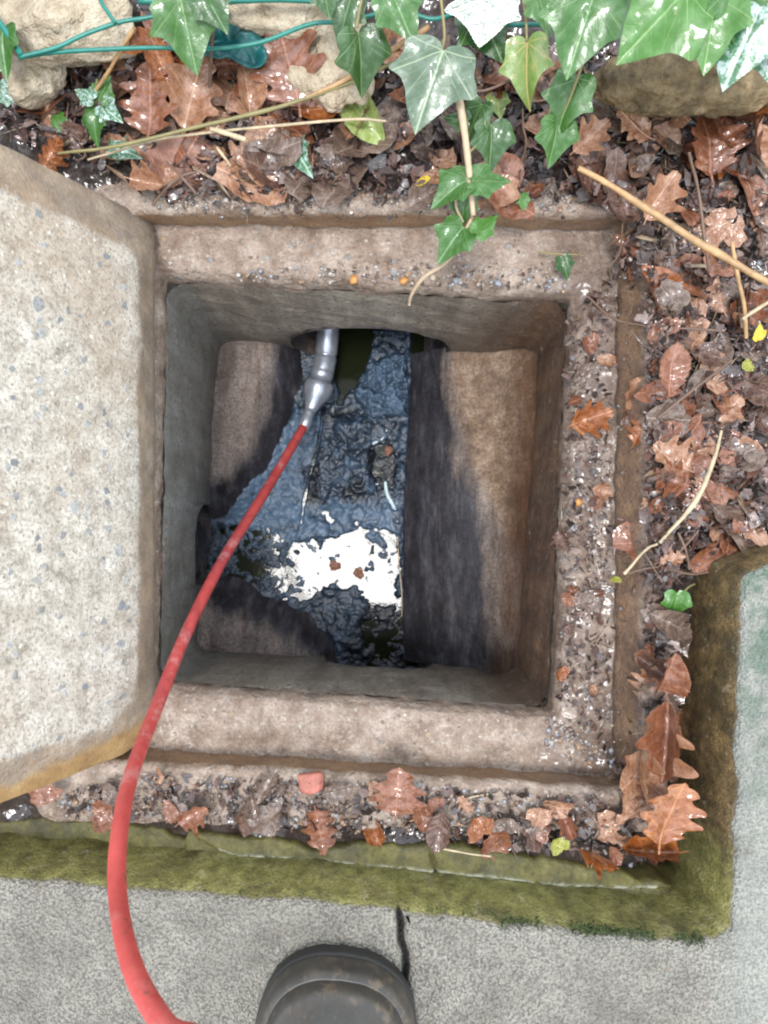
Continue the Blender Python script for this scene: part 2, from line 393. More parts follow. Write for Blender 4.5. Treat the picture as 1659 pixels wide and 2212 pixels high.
def ivy_mat(name, a, b, vein_c, vfac=.8, rough=.3, frost=0, frost_c=(.45, .52, .50)):
    m = Mat(name)
    q = m.xyz(m.attr('leafco', out=1)); ax = m.math('ABSOLUTE', q[0]); y = q[1]
    col = m.ramp(m.noise(4, 5, .65), [(.3, a), (.7, b)])
    def line(dx, dy, wd):
        l = math.hypot(dx, dy); dx /= l; dy /= l
        d = m.math('ABSOLUTE', m.math('SUBTRACT', m.math('MULTIPLY', ax, dy), m.math('MULTIPLY', y, dx)))
        return m.mr(d, wd * .8, wd * .1)
    v = m.mr(ax, .02, .006)
    for dx, dy, wd in ((.55, .40, .016), (.42, -.03, .014), (.27, .55, .009)): v = m.math('MAXIMUM', v, line(dx, dy, wd))
    sv = m.n('Math', operation='FRACT', i0=m.math('MULTIPLY', m.math('SUBTRACT', y, m.math('MULTIPLY', ax, .8)), 5.))
    v2 = m.math('MULTIPLY', m.mr(m.math('ABSOLUTE', m.math('SUBTRACT', sv, .5)), .05, .015), .22)
    v = m.math('MAXIMUM', v, v2)
    col = m.mix(m.math('MULTIPLY', v, vfac), col, vein_c)
    col = m.mix(m.mr(m.noise(11, 5, .7), .64, .70, 0, .55), col, (.20, .15, .06))
    if frost: col = m.mix(m.mr(m.noise(7, 6, .75), .62 - frost * .3, .72 - frost * .3, 0, .85), col, frost_c)
    m.wet(m.mr(m.noise(4, 3), .46, .60, .05, .8), .08, 4.5, .8, .0020)
    hb = m.math('ADD', m.math('MULTIPLY', v, -.5), m.math('MULTIPLY', m.noise(8, 3), .8))
    return m.done(col, m.mr(m.noise(6, 4), .3, .7, rough - .1, rough + .15), m.bump(hb, .6, .0012), IOR=1.45)
M_BLADE = dead_leaf_mat('pale green blade', (.17, .22, .05), (.27, .33, .10), (.40, .46, .20), .35)
IVY = {
    'dark': ivy_mat('ivy dark green', (.017, .052, .012), (.034, .09, .018), (.17, .26, .10), .6, .32),
    'mid': ivy_mat('ivy mid green', (.024, .080, .012), (.050, .135, .022), (.2, .31, .13), .55, .33),
    'bright': ivy_mat('ivy bright green', (.032, .105, .012), (.066, .175, .026), (.24, .36, .13), .45, .36),
    'grey': ivy_mat('ivy greyed green', (.055, .092, .052), (.115, .155, .10), (.36, .42, .27), .7, .3, .12, (.26, .30, .25)),
    'frost': ivy_mat('ivy wet silvery green', (.03, .10, .04), (.07, .17, .08), (.45, .52, .40), .8, .2, .45, (.42, .52, .50)),
    'pale': ivy_mat('ivy yellowing green', (.09, .17, .03), (.20, .25, .07), (.46, .36, .14), .9, .36, .15, (.40, .27, .10)),
    'wet': ivy_mat('ivy soaked leaf', (.05, .10, .06), (.12, .17, .13), (.4, .45, .38), .3, .13, .25, (.5, .54, .52)),  # pale grey blotches put part of the wet glare into the colour
}
def plain(name, c, rough=.5, var=.35, scale=60, bump=.3, bd=.001, **kw):
    m = Mat(name)
    col = m.ramp(m.noise(scale, 5, .65), [(.25, tuple(x * (1 - var) for x in c)), (.75, tuple(min(1, x * (1 + var)) for x in c))])
    return m.done(col, rough, m.bump(m.noise(scale * 4, 4), bump, bd), **kw)
M_CANE = plain('dry tan cane', (.36, .215, .10), .5, .5, 70)
M_STRAW = plain('dry straw', (.42, .33, .21), .5, .45, 90)
M_STALK = plain('green brown stalk', (.20, .17, .07), .5, .35, 50)
M_TWIG = plain('dark twig', (.13, .075, .05), .5, .4, 70)
M_IVYSTEM = plain('pale ivy stem', (.44, .33, .22), .45, .3, 50)
M_TEAL = plain('green coated wire', (.012, .16, .125), .35, .25, 60)
M_TEALP = plain('teal plastic', (.008, .085, .085), .3, .4, 50, .3, .002)
m = Mat('rubble limestone')
col = m.ramp(m.noise(30, 6, .72), [(.28, (.20, .14, .085)), (.46, (.50, .40, .28)), (.7, (.72, .63, .49))])
M_STONE = m.done(col, .75, m.bump(m.math('ADD', m.noise(45, 6, .75), m.noise(180, 4)), 1., .006))
m = Mat('mossy brown stone')
col = m.ramp(m.noise(55, 6, .72), [(.32, (.05, .034, .015)), (.47, (.13, .09, .042)), (.6, (.23, .165, .085)), (.72, (.42, .28, .17))])
M_BSTONE = m.done(col, .7, m.bump(m.math('ADD', m.noise(60, 6, .75), m.noise(220, 4)), .9, .004))
M_PEB = [plain('tan pebble', (.45, .36, .27), .4), plain('orange pebble', (.50, .22, .06), .4), plain('grey pebble', (.24, .25, .27), .4),
         plain('white pebble', (.68, .64, .58), .4), plain('dark pebble', (.08, .07, .065), .35)]
M_BRICK = plain('broken red brick', (.36, .125, .09), .6, .45, 70, .8, .002)
M_MOSS = plain('moss', (.035, .055, .012), .7, .6, 80)
M_PAPER = plain('soggy white paper', (.42, .52, .54), .35, .25, 90)
m = Mat('red rod sheath')
pz = m.xyz(m.pos())
worn = m.math('MULTIPLY', m.mr(m.noise(26, 5, .7, vec=m.n('Mapping', Vector=m.co, Scale=(1, .35, .35))), .47, .62), m.mr(pz[2], .16, -.05))
col = m.mix(m.math('MULTIPLY', worn, .7), m.ramp(m.noise(60, 4), [(.3, (.38, .045, .042)), (.7, (.50, .075, .068))]), (.20, .03, .045))
col = m.mix(m.math('MULTIPLY', m.mr(m.noise(23, 6, .75), .52, .60), m.mr(pz[2], .30, .06, .10, .5)), col, (.50, .25, .24))
col = m.mix(m.mr(m.noise(48, 5, .75), .60, .68, 0, .7), col, (.09, .04, .035))
M_RED = m.done(col, m.mr(m.noise(80, 3), .3, .7, .45, .65), m.bump(m.noise(300, 4), .3, .0006))
m = Mat('worn steel')
M_STEEL = m.done(m.ramp(m.noise(60, 5), [(.3, (.26, .28, .32)), (.7, (.46, .49, .54))]), m.mr(m.noise(90, 4), .3, .7, .26, .42), m.bump(m.noise(200, 3), .2, .0006), Metallic=.65)
m = Mat('dark steel')
M_DSTEEL = m.done((.16, .17, .19), .3, None, Metallic=1.)
m = Mat('dusty dark rubber')
col = m.ramp(m.noise(28, 6, .7), [(.25, (.026, .024, .023)), (.55, (.048, .044, .040)), (.8, (.10, .083, .066))])
col = m.mix(m.mr(m.noise(75, 5, .7), .54, .68, 0, .6), col, (.17, .125, .085))
M_RUBBER = m.done(col, m.mr(m.noise(40, 5), .3, .7, .33, .5), m.bump(m.noise(350, 4, .7), .25, .0008))
m = Mat('dark sole rubber'); M_SOLE = m.done((.018, .018, .018), .6, m.bump(m.noise(200), .4, .001))

# ------------------------------------------------------------------ levels and outlines
ZR, ZL = -.050, -.093                       # rim top, cover seat
ZB = -.392                                  # benching
Q_OPEN = PP([(345, 592), (1238, 640), (1197, 1545), (328, 1482)], ZL)
Q_LEDGE = PP([(205, 489), (1332, 500), (1320, 1672), (196, 1608)], ZL)
Q_RIMIN = PP([(170, 455), (1396, 462), (1384, 1706), (160, 1640)], ZR)
Q_RIMOUT = PP([(90, 385), (1462, 385), (1455, 1800), (70, 1775)], ZR)
Q_BASE = [(-.226, .236), (.203, .214), (.163, -.214), (-.255, -.190)]

def quad_ring(q, n, rnd):
    """n points a side round a quad, corners rounded"""
    pts = []
    q = [Vector((p[0], p[1], 0)) for p in q]
    for i in range(4):
        a, b, c = q[i - 1], q[i], q[(i + 1) % 4]
        d0 = (a - b).normalized() * rnd; d1 = (c - b).normalized() * rnd
        for k in range(6):
            t = k / 5; pts.append((b + d0) * (1 - t) ** 2 + b * 2 * t * (1 - t) + (b + d1) * t * t)
        e0, e1 = b + d1, c + (b - c).normalized() * rnd
        for k in range(1, n): pts.append(e0.lerp(e1, k / n))
    return np.array([p[:2] for p in pts])
def in_quad(x, y, q): return float(sdf_poly(np.array([x]), np.array([y]), q)[0])

PIT = P(1440, 1620, -.09)
def soil_z(x, y):
    z = -.054 + .010 * f2(x, y, 9, 3, 3) + .0045 * f2(x, y, 45, 3, 9)
    z = z + .05 * sst(.30, .56, y) + .30 * sst(-.40, -.62, x) * sst(-.26, -.05, y)
    z = z - .038 * np.exp(-(((x - PIT.x) / .038) ** 2) ** 2 - (((y - PIT.y) / .15) ** 2) ** 2)
    z = z - .012 * sst(-.24, -.275, y) 
    z = z - .012 * sst(.24, .27, x) * sst(.30, .20, y)
    return np.minimum(z, np.where(y < -.33, -.06, 9))
GX, GY = np.meshgrid(np.arange(-.6, .6, .004), np.arange(-.6, .7, .004), indexing='ij')
GZ = soil_z(GX, GY)
def inq(x, y, q):
    c = False
    for i in range(len(q)):
        ax, ay, bx, by = q[i][0], q[i][1], q[i - 1][0], q[i - 1][1]
        if (ay > y) != (by > y) and x < (bx - ax) * (y - ay) / (by - ay) + ax: c = not c
    return c
def zsurf(x, y):
    if inq(x, y, Q_LEDGE): return ZL
    if inq(x, y, Q_RIMIN): return (ZL + ZR) / 2
    s = float(GZ[min(299, max(0, int((x + .6) / .004 + .5))), min(324, max(0, int((y + .6) / .004 + .5)))])
    return max(ZR, s) if inq(x, y, Q_RIMOUT) else s
def put_on(u, v, up=0.):
    z = -.05
    for _ in range(4):
        p = P(u, v, z); z = zsurf(p.x, p.y) + up
    return P(u, v, z)

# ------------------------------------------------------------------ ground
big = part('ground', [(-40, -40, -.9), (40, -40, -.9), (40, 40, -.9), (-40, 40, -.9)], [(0, 1, 2, 3)], M_SOIL, kind='structure')
def ring_grid():
    xs = np.concatenate([np.linspace(-2.4, -.52, 26), np.arange(-.515, .52, .004), np.linspace(.53, 2.4, 26)])
    ys = np.concatenate([np.linspace(-2.4, -.40, 22), np.arange(-.396, .60, .004), np.linspace(.61, 2.4, 26)])
    X, Y = np.meshgrid(xs, ys, indexing='ij'); Z = soil_z(X, Y)
    hole = [Vector(p[:2]).lerp(Vector(q[:2]), .5) for p, q in zip(Q_RIMIN, Q_RIMOUT)]
    cx, cy = (X[:-1, :-1] + X[1:, 1:]) / 2, (Y[:-1, :-1] + Y[1:, 1:]) / 2
    mask = sdf_poly(cx, cy, hole) < 0
    V = np.stack([X, Y, Z], -1).reshape(-1, 3)
    return V, gfaces(len(xs), len(ys), mask=mask)
V, Fc = ring_grid()
part('soil', V, Fc, M_SOIL, kind='structure')

# ------------------------------------------------------------------ pavement (two slabs either side of the crack)
def jitter(poly, step, amp, seed):
    out = []
    for a, b in zip(poly, poly[1:]):
        a, b = Vector(a[:2]), Vector(b[:2]); n = max(1, int((b - a).length / step)); nrm = Vector(((b - a).y, -(b - a).x)).normalized()
        for k in range(n):
            p = a.lerp(b, k / n)
            q = np.array([[p.x, p.y, seed]])
            out.append(p + nrm * amp * float(fbm(q, 30, 3, seed)[0] + .4 * fbm(q, 180, 2, seed + 3)[0]))
    out.append(Vector(poly[-1][:2])); return out
CRACK_PX = [(862, 1966), (868, 2000), (866, 2035), (876, 2080), (873, 2140), (882, 2212), (878, 2300), (890, 2500)]
lipA = jitter([(-2.0, -.288)] + PP([(-60, 1888), (0, 1893), (250, 1914), (500, 1933), (700, 1950), (862, 1966)], 0), .004, .0022, 2)
lipB = jitter(PP([(862, 1966), (1000, 1982), (1207, 2002), (1400, 2024), (1500, 2036), (1552, 2026), (1577, 2000), (1582, 1900), (1588, 1700), (1590, 1528), (1594, 1350), (1597, 1275), (1600, 1246), (1616, 1232), (1660, 1216), (1720, 1198)], 0) + [Vector((1.6, .0, 0))], .004, .0025, 5)
crack = jitter(PP(CRACK_PX, 0) + [Vector((.03, -1.0, 0)), Vector((.02, -2.2, 0))], .004, .0018, 8)
pave = thing('pavement', 'grey gritty concrete pavement wrapping round the lower right of the sunken manhole', 'pavement', (0, -.4, 0))
pave['kind'] = 'structure'; del pave['category']
def slab(name, outline, is_lip):
    """outline clockwise or not; rounded lip, deep faces"""
    n = len(outline); area = sum(outline[i].x * outline[(i + 1) % n].y - outline[(i + 1) % n].x * outline[i].y for i in range(n))
    if area < 0: outline = outline[::-1]; is_lip = is_lip[::-1]
    def off(d):
        r = []
        for i in range(n):
            t = (outline[(i + 2) % n] - outline[i - 2]).normalized(); r.append(outline[i] + Vector((-t.y, t.x)) * d)
        return r
    V = []; rings = [(-.009, -.13), (-.007, -.06), (-.002, -.012), (.0012, -.006), (.0035, -.0018), (.0075, 0)]
    for d, z in rings: V += [(p.x, p.y, z) for p in off(d)]
    fs = [(k * n + i, k * n + (i + 1) % n, (k + 1) * n + (i + 1) % n, (k + 1) * n + i) for k in range(len(rings) - 1) for i in range(n)]
    fs.append(tuple(range((len(rings) - 1) * n, len(rings) * n)))
    return part(name, V, fs, M_PAVE, pave, attrs={'lip': list(is_lip) * len(rings)})
g = .0009
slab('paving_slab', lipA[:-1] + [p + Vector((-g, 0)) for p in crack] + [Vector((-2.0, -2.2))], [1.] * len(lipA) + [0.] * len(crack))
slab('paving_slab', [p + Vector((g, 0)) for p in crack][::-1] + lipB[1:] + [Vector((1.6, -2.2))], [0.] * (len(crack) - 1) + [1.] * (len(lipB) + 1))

# mossy mortar haunch at the foot of the kerb
def haunch():
    base = PP([(-260, 1858), (0, 1868), (250, 1880), (500, 1893), (825, 1920), (1000, 1935), (1200, 1952), (1420, 1968), (1510, 1960)], -.056)
    edge = PP([(-260, 1770), (0, 1768), (200, 1768), (330, 1782), (395, 1812), (420, 1790), (560, 1802), (700, 1826), (800, 1812), (900, 1822), (1050, 1830), (1180, 1850), (1300, 1868), (1420, 1900), (1500, 1915)], -.062)
    B = catmull(base, 40); E = catmull(edge, 24); n, mm = 420, 34
    B = [B[int(i)] for i in np.linspace(0, len(B) - 1, n)]; E = [E[int(i)] for i in np.linspace(0, len(E) - 1, n)]
    # match by x
    xb = np.array([p.x for p in B]); yb = np.array([p.y for p in B]); xe = np.array([p.x for p in E]); ye = np.array([p.y for p in E])
    xs = np.linspace(max(xb[0], xe[0]), .30, n)
    Yb = np.interp(xs, xb, yb) - .012; Ye = np.interp(xs, xe, ye)
    Ye = Ye + .003 * f2(xs, xs * 0, 60, 3, 21)
    t = np.linspace(0, 1, mm)
    X = np.repeat(xs[:, None], mm, 1); Y = Ye[:, None] * (1 - t) + Yb[:, None] * t
    Z = -.064 + .010 * t[None, :] + .0016 * f2(X, Y, 40, 3, 4) + .0008 * f2(X, Y, 160, 2, 6)
    # raised middle chunk with its broken left end
    chunk = PP([(405, 1780), (420, 1812), (462, 1834), (500, 1850), (825, 1876), (1250, 1918), (1500, 1925), (1500, 1750), (405, 1750)], -.056)
    d = sdf_poly(X, Y, [p[:2] for p in chunk]); Z = Z + .0045 * sst(-.0015, .0025, d) - .03 * sst(.262, .285, X)
    lime = np.exp(-((d - .001) / .0016) ** 2) * (X < .25) * (X > P(470, 0, -.056).x)
    for cr in ([(938, 1815), (932, 1850), (942, 1880), (940, 1915)], [(735, 1800), (742, 1822)]):
        Z = Z - .009 * np.exp(-(seg_dist(X, Y, PP(cr, -.056)) / .0014) ** 2)
    Z[:, 0] -= .05; Z[:, 1] -= .004
    return np.stack([X, Y, Z], -1).reshape(-1, 3), gfaces(n, mm), lime
V, Fc, lime = haunch()
part('mortar_haunch', V, [f[::-1] for f in Fc], M_MORTAR, kind='structure', attrs={'lime': lime})

# ------------------------------------------------------------------ the inspection chamber
mh = thing('inspection_chamber', 'open square concrete drain chamber with a rebated rim and foul water inside', 'manhole', (-.02, 0, ZB))
def loft_rings(rings, noise=.0014, sub=None):
    """rings: (2-D ring, z, subdivisions to the next)"""
    P3 = []
    for i, (r, z, s) in enumerate(rings):
        if i == len(rings) - 1: P3.append(np.c_[r, np.full(len(r), z)]); break
        r2, z2, _ = rings[i + 1]
        for k in range(s):
            t = k / s; P3.append(np.c_[r * (1 - t) + r2 * t, np.full(len(r), z * (1 - t) + z2 * t)])
    A = np.array(P3)
    n1 = fbm(A, 45, 3, 31)[..., None] * noise; n2 = fbm(A + 5, 130, 3, 41)[..., None] * noise * .55
    c = A.copy(); c[..., 2] = 0; c /= np.linalg.norm(c, axis=-1, keepdims=True) + 1e-9
    A = A + c * (n1 + n2) + np.array([0, 0, 1.]) * (fbm(A + 9, 60, 3, 51)[..., None] * noise * .8)
    return A
def grow(q, d):
    c = Vector((sum(p[0] for p in q) / 4, sum(p[1] for p in q) / 4)); out = []
    for p in q:
        v = Vector(p[:2]) - c; out.append(c + Vector((v.x + math.copysign(d, v.x), v.y + math.copysign(d, v.y))))
    return out
N_ = 110
rings = [(quad_ring(grow(Q_OPEN, .001), N_, .004), -.125, 4), (quad_ring(grow(Q_OPEN, .0015), N_, .004), -.106, 3), (quad_ring(grow(Q_OPEN, .006), N_, .005), -.0965, 3),
         (quad_ring(grow(Q_OPEN, .015), N_, .007), -.0935, 10), (quad_ring(grow(Q_LEDGE, -.003), N_, .010), -.0915, 2), (quad_ring(Q_LEDGE, N_, .010), -.088, 6),
         (quad_ring(Q_RIMIN, N_, .012), -.055, 2), (quad_ring(grow(Q_RIMIN, .004), N_, .013), ZR, 6), (quad_ring(Q_RIMOUT, N_, .02), ZR - .003, 3), (quad_ring(grow(Q_RIMOUT, .004), N_, .02), -.16, 1)]
A = loft_rings(rings, .0022)
V = A.reshape(-1, 3); part('frame', V, [f[::-1] for f in gfaces(A.shape[0], A.shape[1], cv=True)], M_FRAME, mh)

# walls, each a sheet with its pipe opening
XC, RP, ZP = -.018, .106, -.374             # incoming pipe
def wall(name, a0, a1, b0, b1, arch=None):
    """top edge a0-a1, foot b0-b1; arch = (fraction centre, radius, centre z)"""
    nu, nv = 130, 40
    s = np.linspace(0, 1, nu)[:, None]; t = np.linspace(0, 1, nv)[None, :]
    zb = np.full((nu, 1), ZB - .04); Lw = math.hypot(b1[0] - b0[0], b1[1] - b0[1])
    if arch:
        x = (s - arch[0]) * Lw; k = np.abs(x) < arch[1]
        zb = np.where(k, np.maximum(zb, arch[2] + np.sqrt(np.maximum(arch[1] ** 2 - x ** 2, 0))), zb)
    z = -.118 * (1 - t) + zb * t; f = (-.118 - z) / (-.118 - ZB); f = np.clip(f, 0, 1.15)
    X = (a0[0] * (1 - s) + a1[0] * s) * (1 - f) + (b0[0] * (1 - s) + b1[0] * s) * f
    Y = (a0[1] * (1 - s) + a1[1] * s) * (1 - f) + (b0[1] * (1 - s) + b1[1] * s) * f
    # coved corners
    e = np.minimum(s, 1 - s) * Lw; cove = .007 * (1 - sst(0, .018, e)) 
    cx, cy = -.02, 0
    n = np.array([a1[1] - a0[1], -(a1[0] - a0[0])]); n = n / np.linalg.norm(n)
    if n @ np.array([cx - a0[0], cy - a0[1]]) < 0: n = -n
    d = cove + .0022 * f2(X + z, Y - z * .7, 20, 3, 61) + .0008 * f2(X + z * 1.3, Y + z, 90, 2, 71)
    A = np.stack([X + n[0] * d, Y + n[1] * d, z + 0 * X], -1)
    return part(name, A.reshape(-1, 3), gfaces(nu, nv), M_WALL, mh)
T = [p[:2] for p in Q_OPEN]; Bq = Q_BASE
def frac(b0, b1, p): 
    d = (b1[0] - b0[0], b1[1] - b0[1]); return ((p[0] - b0[0]) * d[0] + (p[1] - b0[1]) * d[1]) / (d[0] ** 2 + d[1] ** 2)
wall('chamber_wall', T[0], T[1], Bq[0], Bq[1], (frac(Bq[0], Bq[1], (XC, .22)), RP, ZP))
wall('chamber_wall', T[1], T[2], Bq[1], Bq[2])
wall('chamber_wall', T[2], T[3], Bq[2], Bq[3], (frac(Bq[2], Bq[3], (-.008, -.2)), .072, -.400))
wall('chamber_wall', T[3], T[0], Bq[3], Bq[0], (frac(Bq[3], Bq[0], (-.24, -.046)), .055, -.365))
def pipe(p0, p1, r, name='pipe'):
    V, fs = tube([p0, Vector(p0).lerp(Vector(p1), .5), p1], r, 40, 6, cap=False)
    return part(name, V, fs + [tuple((12) * 40 + k for k in range(40))], M_BENCH, mh, attrs={'sludge': [.75] * len(V), 'ochre': [0] * len(V)})
pipe((XC, .222, ZP), (XC + .02, .85, ZP + .01), RP + .001)
pipe((-.008, -.203, -.400), (-.02, -.8, -.42), .073)
pipe((-.243, -.046, -.365), (-.8, .0, -.35), .056)

WET = [p[:2] for p in PP([(880, 690), (884, 800), (872, 1000), (866, 1200), (868, 1340), (925, 1400), (905, 1470), (730, 1470), (715, 1390), (640, 1345), (520, 1290), (430, 1262), (350, 1250), (350, 1105), (430, 1098), (505, 1075), (580, 985), (612, 900), (622, 800), (632, 690)], -.43)]
def floor_z(X, Y):
    d = sdf_poly(X, Y, WET)
    dn = d + .005 * f2(X, Y, 35, 3, 81)
    zl = ZB + .006 * f2(X, Y, 14, 3, 82) - .012 * sst(-.06, 0, dn) - .062 * sst(-.022, .040, dn)
    zl = zl - .03 * np.exp(-((X + .01) / .07) ** 2) * sst(-.15, -.2, Y)
    # deeper half-pipe invert
    zl = zl - .02 * np.exp(-((X - XC) / .05) ** 2) * sst(-.03, .03, d)
    xr = np.interp(Y, [-.25, -.16, .0, .25], [.016, .012, .014, .024]); xw = np.interp(Y, [-.25, .25], [.16, .21])
    t = (X - xr) / (xw - xr)
    tt = np.clip(t / .72, 0, 1)
    zr = -.468 + .080 * (1 - (1 - tt) ** 2.2) + .018 * np.clip(t, 0, 1.2) + .003 * f2(X, Y, 22, 3, 83) * sst(.1, .4, t) + .075 * np.clip((t - .66) / .34, 0, 1.3) ** 2.2
    z = np.where(X > xr, zr, np.minimum(zl, zl))
    k = sst(-.012, .004, X - xr); z = np.where((X > xr - .012) & (X <= xr), zl * (1 - k) + (-.468) * k, z)
    return z, d, t
xs = np.arange(-.285, .232, .0025); ys = np.arange(-.245, .262, .0025)
X, Y = np.meshgrid(xs, ys, indexing='ij'); Zf, Dw, Tr = floor_z(X, Y)
Zf = Zf + .0010 * f2(X, Y, 110, 3, 84)
keep = sdf_poly((X[:-1, :-1] + X[1:, 1:]) / 2, (Y[:-1, :-1] + Y[1:, 1:]) / 2, [(p[0] + math.copysign(.012, p[0]), p[1] + math.copysign(.006, p[1])) for p in Bq]) > 0
T0 = np.interp(Y, [-.2, -.05, .06, .2], [.84, .78, .55, .34]) + .05 * f2(X * 2.5, Y * .6, 22, 3, 87)
slud = np.where(Tr > 0, .95 - .7 * sst(T0 - .22, T0 + .16, Tr), np.maximum(sst(-.06, .010, Dw), .40 * sst(-.05, -.12, Y)))
slud = np.maximum(slud, .75 * sst(-.06, -.17, Y) * (Tr > -2) * sst(-.05, .02, X + .05) * (Tr < .8))
och = np.clip(np.where(Tr > 0, sst(T0 - .3, T0 + .3, Tr) * (.5 + .5 * sst(-.10, .10, Y)), .12 + .25 * sst(.05, .2, Y)), 0, 1)
part('benching', np.stack([X, Y, Zf], -1).reshape(-1, 3), gfaces(len(xs), len(ys), mask=keep), M_BENCH, mh, attrs={'sludge': slud, 'ochre': och, 'wallward': sst(.80, .95, Tr + .05 * f2(X, Y, 30, 3, 88))})

# ------------------------------------------------------------------ water and sludge
ZW = -.4465
b = [(-.30, .0), (-.28, -.12), (-.06, -.30), (.05, -.30), (.06, .40), (-.11, .40), (-.12, .15), (-.2, .02)]
part('sewage_water', [(x, y, ZW) for x, y in b], [tuple(range(len(b)))], M_WATER, kind='structure')
def soft(X, Y, px, edge=.006, z=-.445):
    return sst(-edge, edge, sdf_poly(X, Y, [p[:2] for p in PP(px, z)]) + .0035 * f2(X, Y, 70, 3, 99) + .0012 * f2(X, Y, 260, 2, 98))
def blobs(X, Y, n, r0, r1, seed):
    """overlapping rounded clots with creases between them"""
    rs = random.Random(seed); Hh = np.zeros_like(X); x0, y0, dx = X[0, 0], Y[0, 0], X[1, 0] - X[0, 0]
    for _ in range(n):
        cx, cy = rs.uniform(X[0, 0], X[-1, 0]), rs.uniform(Y[0, 0], Y[0, -1]); r = rs.uniform(r0, r1); e = rs.uniform(.6, 1.5); a = rs.uniform(0, 3.14); hh = r * rs.uniform(.22, .5)
        i0, i1 = max(0, int((cx - 2 * r - x0) / dx)), int((cx + 2 * r - x0) / dx) + 1; j0, j1 = max(0, int((cy - 2 * r - y0) / dx)), int((cy + 2 * r - y0) / dx) + 1
        u = X[i0:i1, j0:j1] - cx; v = Y[i0:i1, j0:j1] - cy; p = (u * math.cos(a) + v * math.sin(a)) * e; q = (v * math.cos(a) - u * math.sin(a)) / e
        d = np.hypot(p, q) / r * (1 + .25 * f2(X[i0:i1, j0:j1], Y[i0:i1, j0:j1], 90, 2, seed + 1)); Hh[i0:i1, j0:j1] = np.maximum(Hh[i0:i1, j0:j1], hh * np.sqrt(np.clip(1 - d * d, 0, 1)))
    return Hh
xs = np.arange(-.262, .062, .0012); ys = np.arange(-.245, .262, .0012)
X, Y = np.meshgrid(xs, ys, indexing='ij'); BB = blobs(X, Y, 420, .005, .017, 3); BS = blobs(X, Y, 5200, .0016, .0045, 4); _, D2, _ = floor_z(X, Y)
n1 = f2(X, Y, 55, 3, 91); n2 = f2(X, Y, 150, 3, 92); n3 = f2(X, Y, 25, 2, 93)
n4 = f2(X, Y, 260, 2, 97)
def gauss(A, n=3):
    for _ in range(n):
        A = (A + np.roll(A, 1, 0) + np.roll(A, -1, 0) + np.roll(A, 1, 1) + np.roll(A, -1, 1)) / 5
    return A
flank = soft(X, Y, [(640, 880), (690, 900), (655, 1130), (480, 1140), (510, 1070), (580, 985)], .008)
BB = BB * (1 - .6 * flank); BS = BS * (1 - .75 * flank)
Z = ZW + .0030 + .0026 * n1 + .0014 * n2 + .002 * n3 + .0006 * n4 + gauss(.75 * BB + .18 * BS)
open_ = soft(X, Y, [(632, 1172), (690, 1160), (735, 1158), (780, 1140), (858, 1150), (862, 1215), (852, 1300), (800, 1312), (770, 1265), (690, 1275), (650, 1240), (620, 1205)], .004)
half = soft(X, Y, [(430, 1130), (640, 1150), (700, 1290), (640, 1310), (520, 1270), (430, 1240)], .008)
pool = soft(X, Y, [(800, 965), (840, 950), (856, 1000), (850, 1055), (815, 1060), (796, 1010)], .002)
dpool = soft(X, Y, [(735, 700), (800, 700), (800, 770), (770, 830), (735, 870), (725, 800)], .004)
exitp = soft(X, Y, [(800, 1300), (880, 1290), (930, 1380), (910, 1460), (740, 1450), (760, 1380)], .012)
Z = Z + .0022 * (open_ > .02) * np.clip(f2(X, Y, 120, 3, 131) - .42, 0, 1) * 4
Z = Z - .0085 * open_ - .0020 * half * (1 - open_) - .0045 * pool - .014 * dpool - .003 * exitp
Z = Z + half * (1.1 * BS - .7 * BB - .0012 + .002 * f2(X, Y, 70, 3, 96))
lump = soft(X, Y, [(770, 800), (880, 760), (880, 900), (800, 905), (765, 860)], .003)
Z = Z + lump * (.007 + .006 * n2 + .004 * n1) + .004 * soft(X, Y, [(690, 900), (800, 900), (800, 1060), (700, 1100), (660, 1040)], .006) * (1 + n1)
Z = Z - .006 * np.exp(-(seg_dist(X, Y, PP([(700, 880), (688, 960), (668, 1030), (655, 1090), (650, 1130)], -.44)) / .0022) ** 2)
Z = Z + .014 * flank * sst(.035, 0, D2)
Z = Z - .03 * sst(-.002, -.014, D2)
pale = np.clip(.75 * flank + .45 * lump + .6 * soft(X, Y, [(500, 1100), (860, 1080), (860, 1160), (520, 1180)], .015) + .35 * (n1 * .6 + n2) + np.clip(BB * 60 - .25, 0, .35), 0, 1) * (1 - pool)  # raised clots painted lighter, as sky light catches their tops
pale = pale - 1.2 * exitp - .9 * pool - .7 * dpool - .8 * soft(X, Y, [(655, 1010), (690, 1000), (690, 1085), (660, 1090)], .003) - .7 * soft(X, Y, [(735, 1050), (790, 1040), (780, 1085), (740, 1085)], .004) - .5 * soft(X, Y, [(690, 880), (790, 880), (780, 900), (700, 910)], .006)  # hollows darkened in the colour as if shaded; pools and outlet darker too
mask = (D2 > -.016)[:-1, :-1]
part('sludge', np.stack([X, Y, Z], -1).reshape(-1, 3), gfaces(len(xs), len(ys), mask=mask), M_SLUDGE, kind='stuff', attrs={'pale': pale})

